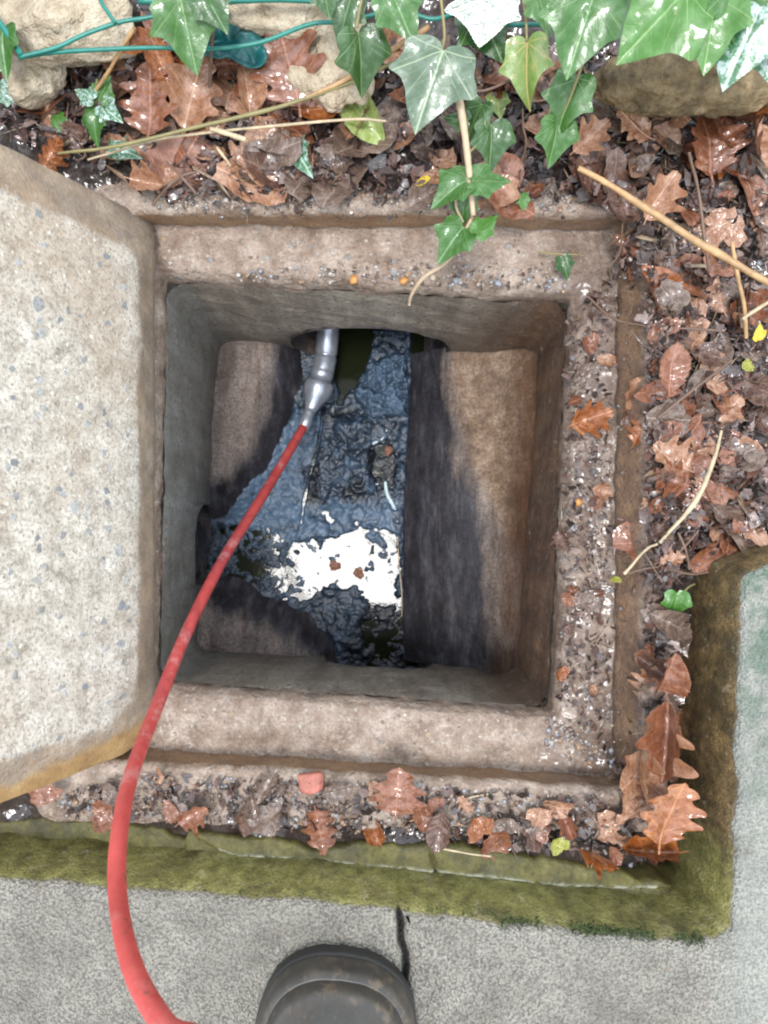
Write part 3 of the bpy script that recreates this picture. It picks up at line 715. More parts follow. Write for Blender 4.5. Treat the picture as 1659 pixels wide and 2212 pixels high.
# ------------------------------------------------------------------ the lifted cover leaning back on its edge
def cover():
    e_v = Vector((-.43, 0, .903)); nrm = Vector((.903, 0, .43)); o0 = Vector((-.2035, 0, -.0800))
    ya, yb, hgt = .279, -.221, .50
    t = thing('manhole_cover', 'thick pebbly pale concrete cover stood on edge, leaning away left of the open chamber', 'manhole cover', (o0.x - .02, .03, o0.z))
    def outline(ins):
        pts = [];  cs = [(yb + ins, ins, .052), (yb + ins, hgt - ins, .03), (ya - ins, hgt - ins, .03), (ya - ins, ins, .022)]
        n = 4
        for i in range(n):
            a, c, d = cs[i - 1], cs[i], cs[(i + 1) % n]; r = c[2]
            a2, c2, d2 = Vector(a[:2]), Vector(c[:2]), Vector(d[:2])
            p0 = c2 + (a2 - c2).normalized() * r; p1 = c2 + (d2 - c2).normalized() * r
            for k in range(10):
                q = k / 9; pts.append(p0 * (1 - q) ** 2 + c2 * 2 * q * (1 - q) + p1 * q * q)
            e1 = d2 + (c2 - d2).normalized() * d[2]
            for k in range(1, 70): pts.append(p1.lerp(e1, k / 70))
        return pts
    L = [(.048, 0, .12), (.042, -.0004, .4), (.036, -.0015, .75), (.026, -.0055, .92), (.012, -.0105, .95), (.003, -.0140, 1), (0, -.019, 1), (.002, -.05, 1), (.006, -.056, 1), (.05, -.057, 1)]
    V = []; edge = []; rust = []
    ctr = Vector(((ya + yb) / 2, hgt / 2))
    for f in (0, .25, .5, .75, .9):
        for p in outline(.05):
            p = ctr.lerp(p, max(f, .001)); q = np.array([[p[0], p[1], 0.]])
            V.append(o0 + e_v * p[1] + Vector((0, p[0], 0)) + nrm * (.0012 * float(fbm(q, 40, 3, 5)[0]))); edge.append(.42 * (1 - float(sst(.0, .11, np.array(ya - p[0]))))); rust.append(0)
    for ins, dep, ed in L:
        for p in outline(ins):
            w = o0 + e_v * p[1] + Vector((0, p[0], 0)) + nrm * dep
            q = np.array([[p[0], p[1], dep]])
            w = w + nrm * (.0012 * float(fbm(q, 40, 3, 5)[0])) + e_v * (.0018 * float(fbm(q + 3, 35, 3, 8)[0]) if ins < .03 else 0)
            V.append(w); 
            s = 1 - float(sst(0, .05, np.array(p[0] - yb)))                      # along the near end
            lowr = 1 - float(sst(0, .03, np.array(p[1])))
            far = 1 - float(sst(.0, .11, np.array(ya - p[0])))
            edge.append(ed * (1.0 if lowr > .2 else .8) + .42 * far); rust.append((.9 * s if ed > .55 else .25 * s) + (.35 * lowr if ed > .9 else 0))
    n = len(outline(0)); nr = len(L) + 5; fs = gfaces(nr, n, cv=True); fs += [tuple((nr - 1) * n + k for k in range(n))]
    part('slab', V, fs, M_SLAB, t, attrs={'edge': edge, 'rust': rust})
    return t
cover()

# ------------------------------------------------------------------ red drain rod and its steel head
A0 = P(657, 918, -.405)
rod = thing('drain_rod', 'red flexible drain rod with a steel head pushed into the chamber pipe', 'drain rod', A0)
pts = [P(657, 920, H - 1.015), P(610, 1000, H - .955), P(560, 1083, H - .89), P(480, 1212, H - .795), P(405, 1362, H - .70), P(345, 1510, H - .62), P(285, 1670, H - .525), P(258, 1800, H - .465), P(254, 1930, H - .425), P(283, 2080, H - .372), P(356, 2215, H - .335),
       P(470, 2330, H - .32), Vector((-.06, -.40, .27)), Vector((-.10, -.62, .12)), Vector((-.2, -.85, .012)), Vector((-.35, -1.2, .007))]
V, fs = tube(pts, [.0060, .0060, .0060, .0059, .0058, .0057, .0055, .0054, .0053, .0053, .0053, .0053, .0053, .0053, .0053, .0053], 16, 14); part('rod', V, fs, M_RED, rod)
ax = [P(653, 930, H - 1.016), P(664, 902, H - 1.016), P(676, 872, H - 1.018), P(689, 833, H - 1.022), P(701, 785, H - 1.022), P(707, 740, H - 1.018), P(710, 690, H - 1.010)]
V, fs = lathe(ax[0:3], [(0, .0055), (.05, .0082), (.25, .0088), (.5, .0086), (.55, .0075), (.9, .0078), (1, .0085)], 24); part('ferrule', V, fs, M_STEEL, rod)
V, fs = lathe(ax[1:5], [(.12, .0075), (.25, .0095), (.40, .014), (.50, .0190), (.60, .0205), (.68, .0208), (.72, .0196), (.735, .0172), (.745, .0160), (.9, .0160)], 28); part('connector', V, fs, M_STEEL, rod)
V, fs = lathe(ax[3:], [(.0, .0155), (.2, .0158), (.42, .0158), (.45, .0148), (.47, .0140), (.49, .0148), (.52, .0155), (.8, .0152), (1, .015)], 28); part('barrel', V, fs, M_STEEL, rod)
V, fs = lathe([ax[5], ax[6], P(712, 640, H - 1.01), P(716, 560, H - 1.01)], [(.3, .012), (.32, .0145), (.9, .0145), (1, .004)], 24); part('nose', V, fs, M_DSTEEL, rod)

# ------------------------------------------------------------------ rubber boot on the pavement
def boot():
    cx, ytoe, L = -.0335, -.3625, .30
    t = thing('rubber_boot', 'scuffed dark grey rubber boot with its rounded toe at the crack', 'boot', (cx, ytoe - .15, 0))
    ctrl = [(0, 0), (.022, -.003), (.042, -.016), (.054, -.040), (.0585, -.075), (.058, -.11), (.046, -.16), (.041, -.21), (.043, -.25), (.035, -.285), (0, -L)]
    half = catmull([Vector((a * 1.13, b_, 0)) for a, b_ in ctrl], 7)
    out = half + [Vector((-p.x * .97, p.y, 0)) for p in half[-2:0:-1]]
    n = len(out)
    rot = Matrix.Rotation(R(-6), 3, 'Z')
    def ring(f, z, extra=0):
        r = []
        for p in out:
            s = Vector((0, min(-.052, max(-L + .045, p.y)), 0)); q = p.lerp(s, f); d = (p - s).normalized() * extra
            w = rot @ (q + d); hz = z
            r.append(Vector((w.x + cx, w.y + ytoe, hz)))
        return r
    def loft(name, spec, mat_, close=True):
        V = []
        for f, z, e in spec:
            rr = ring(f, z, e)
            if name == 'vamp':   # instep climbs towards the ankle
                for q in rr: q.z += .055 * float(sst(.10, .21, np.array(ytoe - q.y))) * min(1, f * 1.6)
            V += rr
        fs = gfaces(len(spec), n, cv=True)
        if close: fs.append(tuple((len(spec) - 1) * n + k for k in range(n)))
        return part(name, V, [q[::-1] for q in fs], mat_, t)
    loft('sole', [(.06, .001, 0), (0, .001, 0), (0, .004, .002), (0, .014, .0026), (0, .017, .002), (.05, .018, 0)], M_SOLE)
    loft('rand', [(0, .0165, .0004), (0, .020, .0012), (0, .032, .0004), (.02, .036, 0), (.07, .0395, 0), (.10, .0405, 0), (.115, .039, 0), (.13, .0375, 0), (.2, .03, 0)], M_RUBBER)
    loft('vamp', [(.09, .036, 0), (.115, .0445, 0), (.135, .0485, 0), (.165, .0515, 0), (.19, .0528, 0), (.22, .0542, 0), (.25, .0562, 0), (.32, .0605, 0), (.42, .067, 0), (.55, .072, 0), (.7, .0755, 0), (.85, .077, 0), (.97, .0775, 0)], M_RUBBER)
    prof = [(.06, .047, .060), (.10, .047, .062), (.15, .048, .060), (.22, .053, .06), (.30, .058, .062), (.34, .060, .064)]
    V = []; ng = 32
    for z, a, b_ in prof + [(.34, .056, .060), (.2, .05, .055)]:
        for k in range(ng):
            an = 2 * math.pi * k / ng; w = rot @ Vector((a * math.cos(an), -L + .075 + b_ * math.sin(an), 0)); V.append((w.x + cx, w.y + ytoe, z))
    part('shaft', V, gfaces(len(prof) + 2, ng, cv=True), M_RUBBER, t)
boot()

# ------------------------------------------------------------------ leaf meshes
def oak_mesh(seed, lobes=4.5, curl=.5, bend=.3, wide=.30, deep=.26, mat_=None):
    rs = random.Random(seed); nt, ns = 56, 11; V = []; lc = []
    ph = rs.uniform(-.4, .4); tw = rs.uniform(-.5, .5)
    t = np.linspace(0, 1, nt)
    env = np.where(t < .12, .012 + .02 * t, wide * np.sin(np.pi * np.clip((t - .10) / .90, 0, 1) ** .85) ** .75)
    for i in range(nt):
        for j in range(ns):
            s = -1 + 2 * j / (ns - 1); side = 1 if s > 0 else -1
            f_ = math.cos(2 * math.pi * lobes * (t[i] + .02 * side) + ph)
            lob = 1 + deep * math.copysign(abs(f_) ** .6, f_) * (t[i] > .14) * (t[i] < .97)
            jag = 1 + .05 * float(vnoise(np.array([[t[i] * 22, side * 3., seed]]))[0])
            wd = env[i] * lob * jag; x = s * wd; y = t[i] + .05 * abs(s) * (lob - 1) * (t[i] > .15)
            z = curl * (abs(x) ** 1.6) * 2.2 + bend * (t[i] - .45) ** 2 + tw * x * (t[i] - .5) * .7
            z += .03 * float(fbm(np.array([[x * 5, y * 5, seed * 1.3]]), 1, 2, seed)[0]) + .014 * math.sin(t[i] * 46 - abs(s) * 6) * abs(s)
            V.append((x, y, z)); lc.append((x, y, 0))
    V = [(a, b_ - .5, c) for a, b_, c in V]
    return mesh('oak_leaf', V, gfaces(nt, ns), mat_, cols={'leafco': lc})
OAK = [oak_mesh(k, rl, cu, be, wi, de) for k, rl, cu, be, wi, de in
       [(1, 4.5, .25, .3, .30, .27), (2, 4, .9, .5, .32, .25), (3, 5, -.5, .3, .28, .3), (4, 4.5, .5, -.4, .33, .22), (5, 3.5, 1.5, .6, .27, .22), (6, 1.2, .6, .4, .26, .10), (7, 1.0, 1.2, -.3, .30, .08), (8, 4.2, -.9, .7, .3, .26)]]
CURLED = [0, 1, 0, 0, 1, 0, 1, 1]
def frag_mesh(seed):
    """torn piece of a leaf"""
    rs = random.Random(seed); n = 22; V = [(0, 0, .04)]; lc = [(0.08, .5, 0)]
    ph = [rs.uniform(0, 6.28) for _ in range(4)]; k1, k2 = rs.uniform(.3, 1.4), rs.uniform(-.5, .9); asp = rs.uniform(.5, .9)
    for ring in (.35, .7, 1):
        for k in range(n):
            a = 2 * math.pi * k / n; r = .5 * ring * (1 + .16 * math.sin(2 * a + ph[0]) + .12 * math.sin(3 * a + ph[1]) + ring * (.08 * math.sin(7 * a + ph[2]) + .06 * math.sin(11 * a + ph[3])))
            x, y = r * math.cos(a) * asp, r * math.sin(a)
            V.append((x, y, k1 * x * x + k2 * y * y + .05 * math.sin(6 * x + ph[2]) + .04 * math.sin(9 * y + ph[1]))); lc.append((x * .8, y + .5, 0))
    fs = [(0, 1 + k, 1 + (k + 1) % n) for k in range(n)]
    for r in range(2): fs += [(1 + r * n + k, 1 + (r + 1) * n + k, 1 + (r + 1) * n + (k + 1) % n, 1 + r * n + (k + 1) % n) for k in range(n)]
    return mesh('leaf_piece', V, fs, None, cols={'leafco': lc})
FRAG = [frag_mesh(k) for k in range(8)]
def ivy_mesh(seed, arr=1., narrow=1., wav=1.):
    rs = random.Random(seed)
    c = [(0, .0), (.08, -.09), (.23, -.13), (.37, -.07), (.43, .04), (.43, .16), (.49, .27), (.53, .38), (.42, .44), (.31, .52), (.22, .66), (.11, .84), (0, 1.0)]
    R_ = [Vector((x * narrow * rs.uniform(.93, 1.07), y * (1 + rs.uniform(-.04, .04)), 0)) for x, y in c]
    L_ = [Vector((-x * narrow * rs.uniform(.93, 1.07), y * (1 + rs.uniform(-.04, .04)), 0)) for x, y in c]
    R_[0] = L_[0] = Vector((0, 0, 0)); R_[-1] = L_[-1] = Vector((0, 1, 0))
    out = catmull(R_, 6)[:-1] + catmull(L_, 6)[::-1][:-1]
    ctr = Vector((0, .22, 0)); V = []; lc = []; rings = 9; n = len(out); k1 = rs.uniform(.16, .42) * arr; k2 = rs.uniform(-.5, .1) * wav; ph = rs.uniform(0, 6)
    for r in range(1, rings + 1):
        for p in out:
            q = ctr.lerp(p, r / rings)
            z = k1 * abs(q.x) - .35 * wav * q.x * q.x + k2 * (q.y - .2) ** 2 + wav * (.06 * math.sin(7 * q.y + ph) * (abs(q.x) + .2) + .03 * math.sin(11 * q.x + ph))
            V.append((q.x, q.y, z)); lc.append((q.x, q.y, 0))
    V.append((ctr.x, ctr.y, k2 * .0004)); lc.append(tuple(ctr))
    fs = gfaces(rings, n, cv=True) + [(len(V) - 1, k, (k + 1) % n) for k in range(n)]
    return mesh('leaf', V, [f[::-1] for f in fs], None, cols={'leafco': lc})
IVYM = [ivy_mesh(11), ivy_mesh(12, .6), ivy_mesh(13, 1.2, 1.1), ivy_mesh(14, .8, .85), ivy_mesh(15, .3, .75), ivy_mesh(16, .02, 1., .05)]

def orient(tip_deg, pitch=0, roll=0):
    """tip direction in the picture, degrees anticlockwise from right; pitch lifts the tip, roll tips it sideways"""
    a = R(tip_deg - 90)
    return Matrix.Rotation(a, 4, 'Z') @ Matrix.Rotation(R(pitch), 4, 'X') @ Matrix.Rotation(R(roll), 4, 'Y')
def set_mat(o, m):
    if not len(o.data.materials): o.data.materials.append(None)
    o.material_slots[0].link = 'OBJECT'; o.material_slots[0].material = m
def leaf_at(name, me, m, p, size, tip, pitch=0, roll=0, parent=None, sx=1.):
    o = obj(name, me); 
    for _ in (0,): set_mat(o, m)
    M_ = Matrix.Translation(Vector(p)) @ orient(tip, pitch, roll) @ Matrix.Diagonal((size * sx, size, size, 1))
    if parent:
        o.parent = parent; o.matrix_basis = Matrix.Translation(-parent.location) @ M_
    else: o.matrix_basis = M_
    return o

# ------------------------------------------------------------------ rubble stones and the wire fence
def stone(u, v, z, size, seed, m, label, rot=0, sub=5, rough=.35, name='stone', cat='stone'):
    V, Fc = rock(size, seed, sub, rough); p = P(u, v, z)
    o = obj(name, mesh(name, V, Fc, m)); o.location = p; o.rotation_euler = (0, 0, R(rot)); return tag(o, label, cat)
stone(150, 40, .0, (.055, .034, .03), 3, M_STONE, 'large rough cream stone behind the green wire fork', 8, name='rubble_stone')
stone(70, 165, -.02, (.026, .022, .02), 9, M_STONE, 'rounded pale stone below the cream stone, left edge', 20, name='rubble_stone')
stone(590, 28, .0, (.045, .022, .03), 14, M_STONE, 'sandy brown stone right of the teal plastic scrap', -5, name='rubble_stone')
stone(20, 5, .0, (.016, .012, .02), 17, M_BSTONE, 'dark little stone in the upper left corner', 0, name='rubble_stone')
stone(725, 120, -.012, (.030, .040, .016), 31, M_STONE, 'flat tan stone beside the dark drooping ivy leaf', 20, name='rubble_stone')
V, Fc = rock((.072, .034, .036), 23, 5, .20, .075)
o = obj('kerb_stone', mesh('kerb_stone', V, Fc, M_BSTONE)); o.location = P(1500, 165, .0); o.rotation_euler = (0, 0, R(4)); tag(o, 'long brown mossy stone under the big ivy leaves', 'stone')

fence = thing('wire_fence', 'green coated wire mesh fence sagging along the top edge', 'fence', P(330, 40, .03))
for px, z, r in [([(205, -60), (217, 0), (234, 28), (250, 52)], .032, .0016), ([(-40, 0), (4, 55), (28, 92), (48, 121)], .03, .0024),
              ([(44, 123), (121, 103), (177, 77), (258, 48), (324, 37), (420, 10), (470, -40)], .03, .0017), ([(40, 124), (120, 113), (221, 107), (331, 103), (450, 106), (560, 92), (671, 52), (745, 47), (840, 25), (890, 30), (940, 41), (1010, 20)], .026, .0017),
              ([(300, 2), (450, 3), (600, -2), (760, 2), (800, -30)], .035, .0024), ([(1010, 20), (1060, 52), (1103, 54), (1150, 53), (1210, 56), (1290, 80)], .022, .0017), ([(1236, 100), (1290, 78), (1400, 70)], .02, .0015), ([(868, -40), (872, 20), (888, 30)], .026, .0017)]:
    V, fs = tube(PP(px, z), r, 8, 8); part('wire', V, fs, M_TEAL, fence)

# crumpled teal plastic
def scrap(u, v, z, sz, seed, m, name, label, cat):
    n = 26; V = []
    g_ = np.linspace(-1, 1, n); gx, gy = np.meshgrid(g_, g_, indexing='ij')
    ang = np.arctan2(gy, gx); rad = np.maximum(np.abs(gx), np.abs(gy)); k = rad * (1 + .25 * np.sin(3 * ang + seed) + .15 * np.sin(5 * ang))
    x, y = k * np.cos(ang) * sz[0], k * np.sin(ang) * sz[1]
    zz = sz[2] * (f2(gx, gy, 1.6, 3, seed) + .8 * np.sin(gx * 3 + gy * 2))
    b = P(u, v, z); o = obj(name, mesh(name, np.stack([x, y, zz], -1).reshape(-1, 3), gfaces(n, n), m)); o.location = b
    md = o.modifiers.new('thick', 'SOLIDIFY'); md.thickness = .0008
    return tag(o, label, cat)
scrap(495, 85, .005, (.033, .019, .010), 4, M_TEALP, 'plastic_scrap', 'crumpled dark teal plastic scrap under the fence wires', 'plastic')

# ------------------------------------------------------------------ ivy
def ivy(label, base, stems, leaves, name='ivy_plant', group=None):
    t = thing(name, label, 'ivy', base, group)
    for pts, r, m in stems:
        V, fs = tube([P(u, v, z) for u, v, z in pts], r, 8, 8, .06); part('stem', V, fs, m, t)
    for (u, v, z, size, tip, pitch, roll, k, mk) in leaves:
        leaf_at('leaf', IVYM[k], IVY[mk], P(u, v, z), size, tip, pitch, roll, t)
    return t
# (u, v) is where the leaf joins its stalk; size is its length
ivy('single square-lobed ivy leaf hanging over the green fence wires', P(385, -40, .06), [([(400, -80, .06), (390, -30, .062), (385, -5, .06)], .0012, M_STALK)],
    [(392, 0, .06, .050, -82, -20, 8, 2, 'mid'), (440, -20, .065, .034, -60, -10, 0, 1, 'dark')])
ivy('dark and bright ivy leaves drooping beside each other at top centre', P(790, -40, .07),
    [([(800, -90, .07), (785, -20, .07), (770, 60, .06)], .0013, M_STALK), ([(810, -90, .07), (840, -40, .075), (850, -10, .07)], .0012, M_STALK)],
    [(775, 72, .05, .045, -84, -35, -20, 0, 'dark'), (845, -20, .075, .040, -62, -15, 10, 1, 'mid'), (758, -10, .06, .036, -110, -20, 0, 3, 'dark'), (700, -25, .06, .024, -80, 0, 0, 1, 'dark')])
ivy('large dull grey-green ivy leaf above the pale trailing stem', P(1000, -30, .09),
    [([(945, -60, .075), (955, 20, .075), (960, 75, .07), (955, 108, .068)], .0011, M_STALK)], [(958, 112, .068, .059, -112, -14, 6, 2, 'grey')])
# leaf that mirrors the bright sky: normal half-way between the view and the sun
pw = P(1045, 30, .05); hv = ((cam.location - pw).normalized() + SUN_DIR).normalized()
t5 = ivy('soaked ivy leaf shining white above a dark leaf at the top', P(1050, -40, .05), [([(1060, -70, .04), (1062, -20, .045), (1060, 0, .048)], .0011, M_STALK)],
    [(1030, 20, .028, .046, -60, -5, 0, 2, 'dark')])
lw = leaf_at('leaf', IVYM[5], IVY['wet'], pw, .042, -100, 0, 0, t5, 1.25)
lw['label'] = 'wet leaf flashing white'
q = Vector((0, 0, 1)).rotation_difference(hv).to_matrix().to_4x4()
lw.matrix_basis = Matrix.Translation(-t5.location + P(1052, -12, .052)) @ q @ orient(-98) @ Matrix.Diagonal((.056, .036, .022, 1))
ivy('yellowing streaked ivy leaf with orange blotches left of the green pair', P(1130, 0, .05), [([(1120, -40, .05), (1135, 30, .05), (1138, 90, .045)], .0011, M_STALK)],
    [(1138, 92, .045, .047, -88, -20, 30, 3, 'pale'), (1165, -5, .055, .03, -75, 0, 0, 0, 'mid')])
ivy('two green ivy leaves hanging in line over dark litter', P(1260, 120, .06), [([(1290, 40, .06), (1262, 120, .055), (1250, 162, .05), (1215, 255, .03)], .0012, M_STALK)],
    [(1245, 170, .045, .046, -110, -25, 14, 3, 'mid'), (1205, 262, .028, .035, -95, -25, -12, 0, 'mid')])
ivy('broad ivy leaf with a long point hanging by a dark gap', P(1290, -60, .11), [([(1300, -120, .11), (1290, -60, .11), (1275, -20, .11)], .0014, M_STALK)],
    [(1285, -15, .105, .056, -108, -12, 10, 2, 'mid')])
ivy('largest bright ivy leaf, reaching over the brown mossy stone', P(1530, -70, .13), [([(1560, -140, .13), (1530, -80, .13), (1500, -40, .13)], .0014, M_STALK)],
    [(1480, -20, .125, .060, -134, -10, -16, 2, 'bright'), (1548, -10, .12, .050, -96, -10, 20, 1, 'bright'), (1590, -40, .12, .045, -80, -10, 0, 0, 'mid')])
ivy('silvery wet ivy leaf with white veins at the right edge', P(1660, -60, .13), [([(1700, -120, .13), (1670, -60, .13), (1650, -20, .13)], .0014, M_STALK)],
    [(1650, 0, .12, .058, -112, -14, 16, 2, 'frost'), (1672, 80, .10, .038, -80, -12, 10, 1, 'frost')])
ivy('pale-stemmed ivy runner trailing down over the far rim', P(1010, 340, .0),
    [([(985, 185, .05), (998, 250, .045), (1010, 340, .03), (1022, 465, .01)], [.0032, .0031, .0028, .0022], M_IVYSTEM),
     ([(1000, 480, .0), (985, 445, .006), (988, 410, .012), (1008, 380, .02)], .0011, M_IVYSTEM),
     ([(1000, 525, -.01), (960, 570, -.02), (915, 600, -.035), (890, 635, -.055), (884, 658, -.07)], [.0014, .0016, .0017, .0016, .0014], M_IVYSTEM),
     ([(1012, 330, .03), (1040, 300, .03), (1050, 250, .035)], .0011, M_STALK), ([(1020, 470, .01), (1005, 500, .0), (1000, 525, -.01)], .0015, M_IVYSTEM)],
    [(1008, 388, .022, .036, -148, -8, 18, 0, 'mid'), (1020, 392, .026, .032, 0, 0, -14, 1, 'mid'), (1000, 490, .004, .036, -128, -10, 6, 0, 'mid'), (1030, 505, .012, .023, 40, 8, -20, 1, 'bright'),
     (1005, 420, .008, .028, -95, -30, 0, 3, 'mid'),
     (1040, 225, .035, .034, -118, -25, 20, 3, 'dark'), (1062, 270, .03, .036, -88, -20, -12, 0, 'dark'), (1010, 262, .03, .020, 170, 0, 0, 1, 'dark')], name='ivy_runner')
ivy('lone small heart-shaped ivy leaf beside the right pavement edge', P(1490, 1275, -.05), [([(1500, 1262, -.05), (1488, 1268, -.042), (1474, 1282, -.038)], .0009, M_STALK)],
    [(1462, 1282, -.036, .026, -95, -8, 4, 0, 'bright')], name='ivy_seedling')
ivy('tiny dark ivy sprig on the far right corner of the seat', P(1240, 560, -.075), [([(1165, 545, -.08), (1200, 548, -.076), (1250, 550, -.072)], .0009, M_STALK)],
    [(1215, 556, -.074, .022, -70, -10, 0, 3, 'dark')], name='ivy_seedling')
ivy('small grey-green weedy sprig left of the curled russet leaves', P(205, 230, -.03), [([(210, 170, -.01), (205, 230, -.02), (195, 300, -.035)], .0012, M_STALK)],
    [(215, 215, -.012, .022, 60, 10, 0, 1, 'mid'), (220, 228, -.014, .022, -40, 0, 10, 0, 'frost'), (205, 235, -.014, .030, -100, -15, 10, 4, 'mid'), (200, 215, -.01, .018, 150, 0, 0, 1, 'frost')], name='weed_sprig')
ivy('green leaf cut by the left edge below the wire', P(0, 60, .03), [([(-60, 40, .03), (-20, 70, .03), (0, 90, .028)], .001, M_STALK)], [(5, 62, .03, .036, -95, -10, 10, 0, 'mid')], name='ivy_seedling')
ivy('dull green leaf on the left edge above the cover', P(5, 190, -.02), [([(-20, 190, -.02), (0, 195, -.018), (10, 200, -.016)], .0009, M_STALK)], [(2, 195, -.015, .022, -20, 0, 10, 1, 'frost')], name='ivy_seedling')
def green_leaf(label, u, v, size, tip, mk, k, up=.012, pitch=0, roll=0, cat='leaf', name='green_leaf', sx=1.):
    return tag(leaf_at(name, IVYM[k], IVY[mk], put_on(u, v, up), size, tip, pitch, roll, None, sx), label, cat)
green_leaf('frosted teal-green leaf lying left above the far rim', 240, 318, .027, -15, 'frost', 3)
green_leaf('torn silvery leaf curled upright above the middle of the far rim', 640, 310, .036, -75, 'frost', 4, .012, 20, 40)
green_leaf('bright green oval leaflet near the upper corner of the cover', 122, 248, .020, -70, 'bright', 4)
green_leaf('tiny lime green sprout beside the long dry stems', 475, 190, .017, -30, 'bright', 1)
green_leaf('lime green shoot below the maroon leaf', 660, 170, .018, -90, 'bright', 4)
green_leaf('little lime leaf beside the maroon leaf, top centre', 706, 72, .013, -20, 'bright', 1, .02)
green_leaf('small yellow-green leaf between the runner and the green pair', 1072, 205, .022, -80, 'pale', 1, .012)
green_leaf('bright green crumpled leaflet on the litter beside the runner', 1128, 420, .017, -80, 'bright', 4, .012)
# folded yellow-green blade
o = leaf_at('green_leaf', OAK[6], M_BLADE, put_on(790, 250, .02), .055, -58, -8, 25); tag(o, 'long yellow-green leaf folded beside the grey-green ivy leaf', 'leaf')

# ------------------------------------------------------------------ twigs, stalks and canes
def stick(name, label, cat, pts, r, m, wob=.08):
    ps = catmull([P(u, v, z) for u, v, z in pts], 3); rr = r if hasattr(r, '__len__') else [r, r]
    k = .16 * (sum(rr) / len(rr)); ps = [p + Vector((random.uniform(-k, k), random.uniform(-k, k), random.uniform(-k, k) * .4)) for p in ps]
    rr = list(np.interp(np.linspace(0, 1, len(ps)), np.linspace(0, 1, len(rr)), rr)); rr = [q * random.uniform(.82, 1.15) for q in rr]
    V, fs = tube(ps, rr, 8, 4, wob)
    b = ps[0]; o = obj(name, mesh(name, [Vector(q) - b for q in V], fs, m)); o.location = b; return tag(o, label, cat)
stick('cane', 'long straight tan cane slanting across the right-hand litter', 'cane', [(1250, 362, .0), (1330, 408, .004), (1480, 505, .01), (1580, 565, .014), (1720, 645, .02)], [.0022, .0027, .0030, .0030, .0031], M_CANE, .04)
stick('dry_stalk', 'curved pale dry stalk in the bare soil on the right', 'stalk', [(1558, 930, -.03), (1540, 1000, -.022), (1500, 1085, -.022), (1425, 1172, -.04)], [.0015, .002, .0022, .0016], M_STRAW)
stick('dry_stalk', 'short bent tan stalk at the rim under the curved pale stalk', 'stalk', [(1420, 1175, -.04), (1395, 1188, -.038), (1348, 1240, -.044)], [.0012, .0014, .0014], M_STRAW)
stick('dry_stalk', 'long greenish dry stem running left to right above the far rim', 'stem', [(125, 332, -.025), (250, 316, -.018), (420, 275, -.012), (600, 232, -.008), (755, 178, .0), (860, 130, .01)], [.0012, .0017, .0018, .0018, .0017, .0014], M_STALK)
stick('dry_stalk', 'thin straw stem just below the long greenish stem', 'stem', [(190, 345, -.03), (350, 300, -.022), (560, 275, -.018), (760, 258, -.012), (835, 262, -.01)], [.0009, .0012, .0012, .0012, .001], M_STRAW)
stick('dry_stalk', 'tan thicker stem end rising between the ivy leaves', 'stem', [(660, 210, -.005), (740, 175, .002), (850, 105, .012), (928, 58, .02)], [.0016, .002, .0022, .0024], M_CANE)
stick('straw_piece', 'cut pale straw piece lying left of centre', 'straw', [(455, 278, -.016), (495, 290, -.014), (533, 302, -.014)], .0022, M_STRAW)
stick('straw_piece', 'short pale straw pointing down at the far rim', 'straw', [(468, 318, -.03), (485, 340, -.03), (498, 358, -.034)], .0014, M_STRAW)
stick('dry_stalk', 'leaning tan stalk in front of the cream stone', 'stalk', [(290, 60, .035), (260, 110, .02), (228, 165, .0), (198, 205, -.015)], [.0014, .0016, .0016, .0014], M_CANE)
stick('twig', 'forked grey twig by the cover and the far rim', 'twig', [(330, 445, -.035), (355, 410, -.03), (395, 380, -.03), (425, 372, -.03)], .0014, M_TWIG)
stick('twig', 'thin grey twig crossing the forked one', 'twig', [(360, 350, -.03), (390, 380, -.026), (425, 420, -.03)], .0012, M_TWIG)
stick('twig', 'brown upright twig across the teal plastic', 'twig', [(465, 20, .035), (458, 90, .02), (455, 150, .0), (452, 190, -.01)], .0014, M_TWIG)
stick('twig', 'brown twig standing in front of the tan cane', 'twig', [(1488, 330, -.02), (1508, 410, -.015), (1520, 500, -.02), (1532, 590, -.03)], .0014, M_TWIG)
stick('dry_stalk', 'pale stalk crossing under the end of the tan cane', 'stalk', [(1582, 525, -.01), (1592, 590, -.01), (1608, 660, -.014), (1612, 730, -.03)], [.0016, .0018, .0018, .0014], M_CANE)
stick('straw_piece', 'short pale straw at the right edge below the cane', 'straw', [(1604, 690, -.012), (1635, 668, -.01), (1690, 635, -.01)], .0016, M_STRAW)
stick('dry_stalk', 'grey straight stalk slanting over the right rim', 'stalk', [(1420, 905, -.035), (1480, 855, -.03), (1540, 810, -.028), (1580, 778, -.03)], .0013, M_TWIG)
stick('twig', 'thin dark twig down the litter by the green pair', 'twig', [(1128, 235, -.01), (1130, 270, -.01), (1136, 310, -.015), (1126, 350, -.03)], .0010, M_TWIG)
stick('twig', 'reddish twig reaching left of the green ivy pair', 'twig', [(1020, 200, .02), (1060, 192, .022), (1105, 172, .02), (1180, 140, .015)], .0012, M_TWIG)
stick('twig', 'star of fine brown twigs beside the bent tan stalk, longer arm', 'twig', [(1430, 1215, -.045), (1470, 1190, -.04), (1505, 1150, -.04)], .0011, M_TWIG)
stick('twig', 'short arm of the brown twig star on bare soil', 'twig', [(1465, 1150, -.042), (1480, 1185, -.04), (1490, 1230, -.045)], .0011, M_TWIG)
stick('twig', 'thin root along the right rim under the curved stalk', 'twig', [(1350, 1240, -.044), (1420, 1225, -.042), (1490, 1240, -.045), (1540, 1235, -.05)], .0010, M_TWIG)
stick('straw_piece', 'short straw lying on the near rim beside the broad leaf', 'straw', [(985, 1735, -.048), (1020, 1722, -.046), (1055, 1715, -.047)], .0008, M_STRAW)
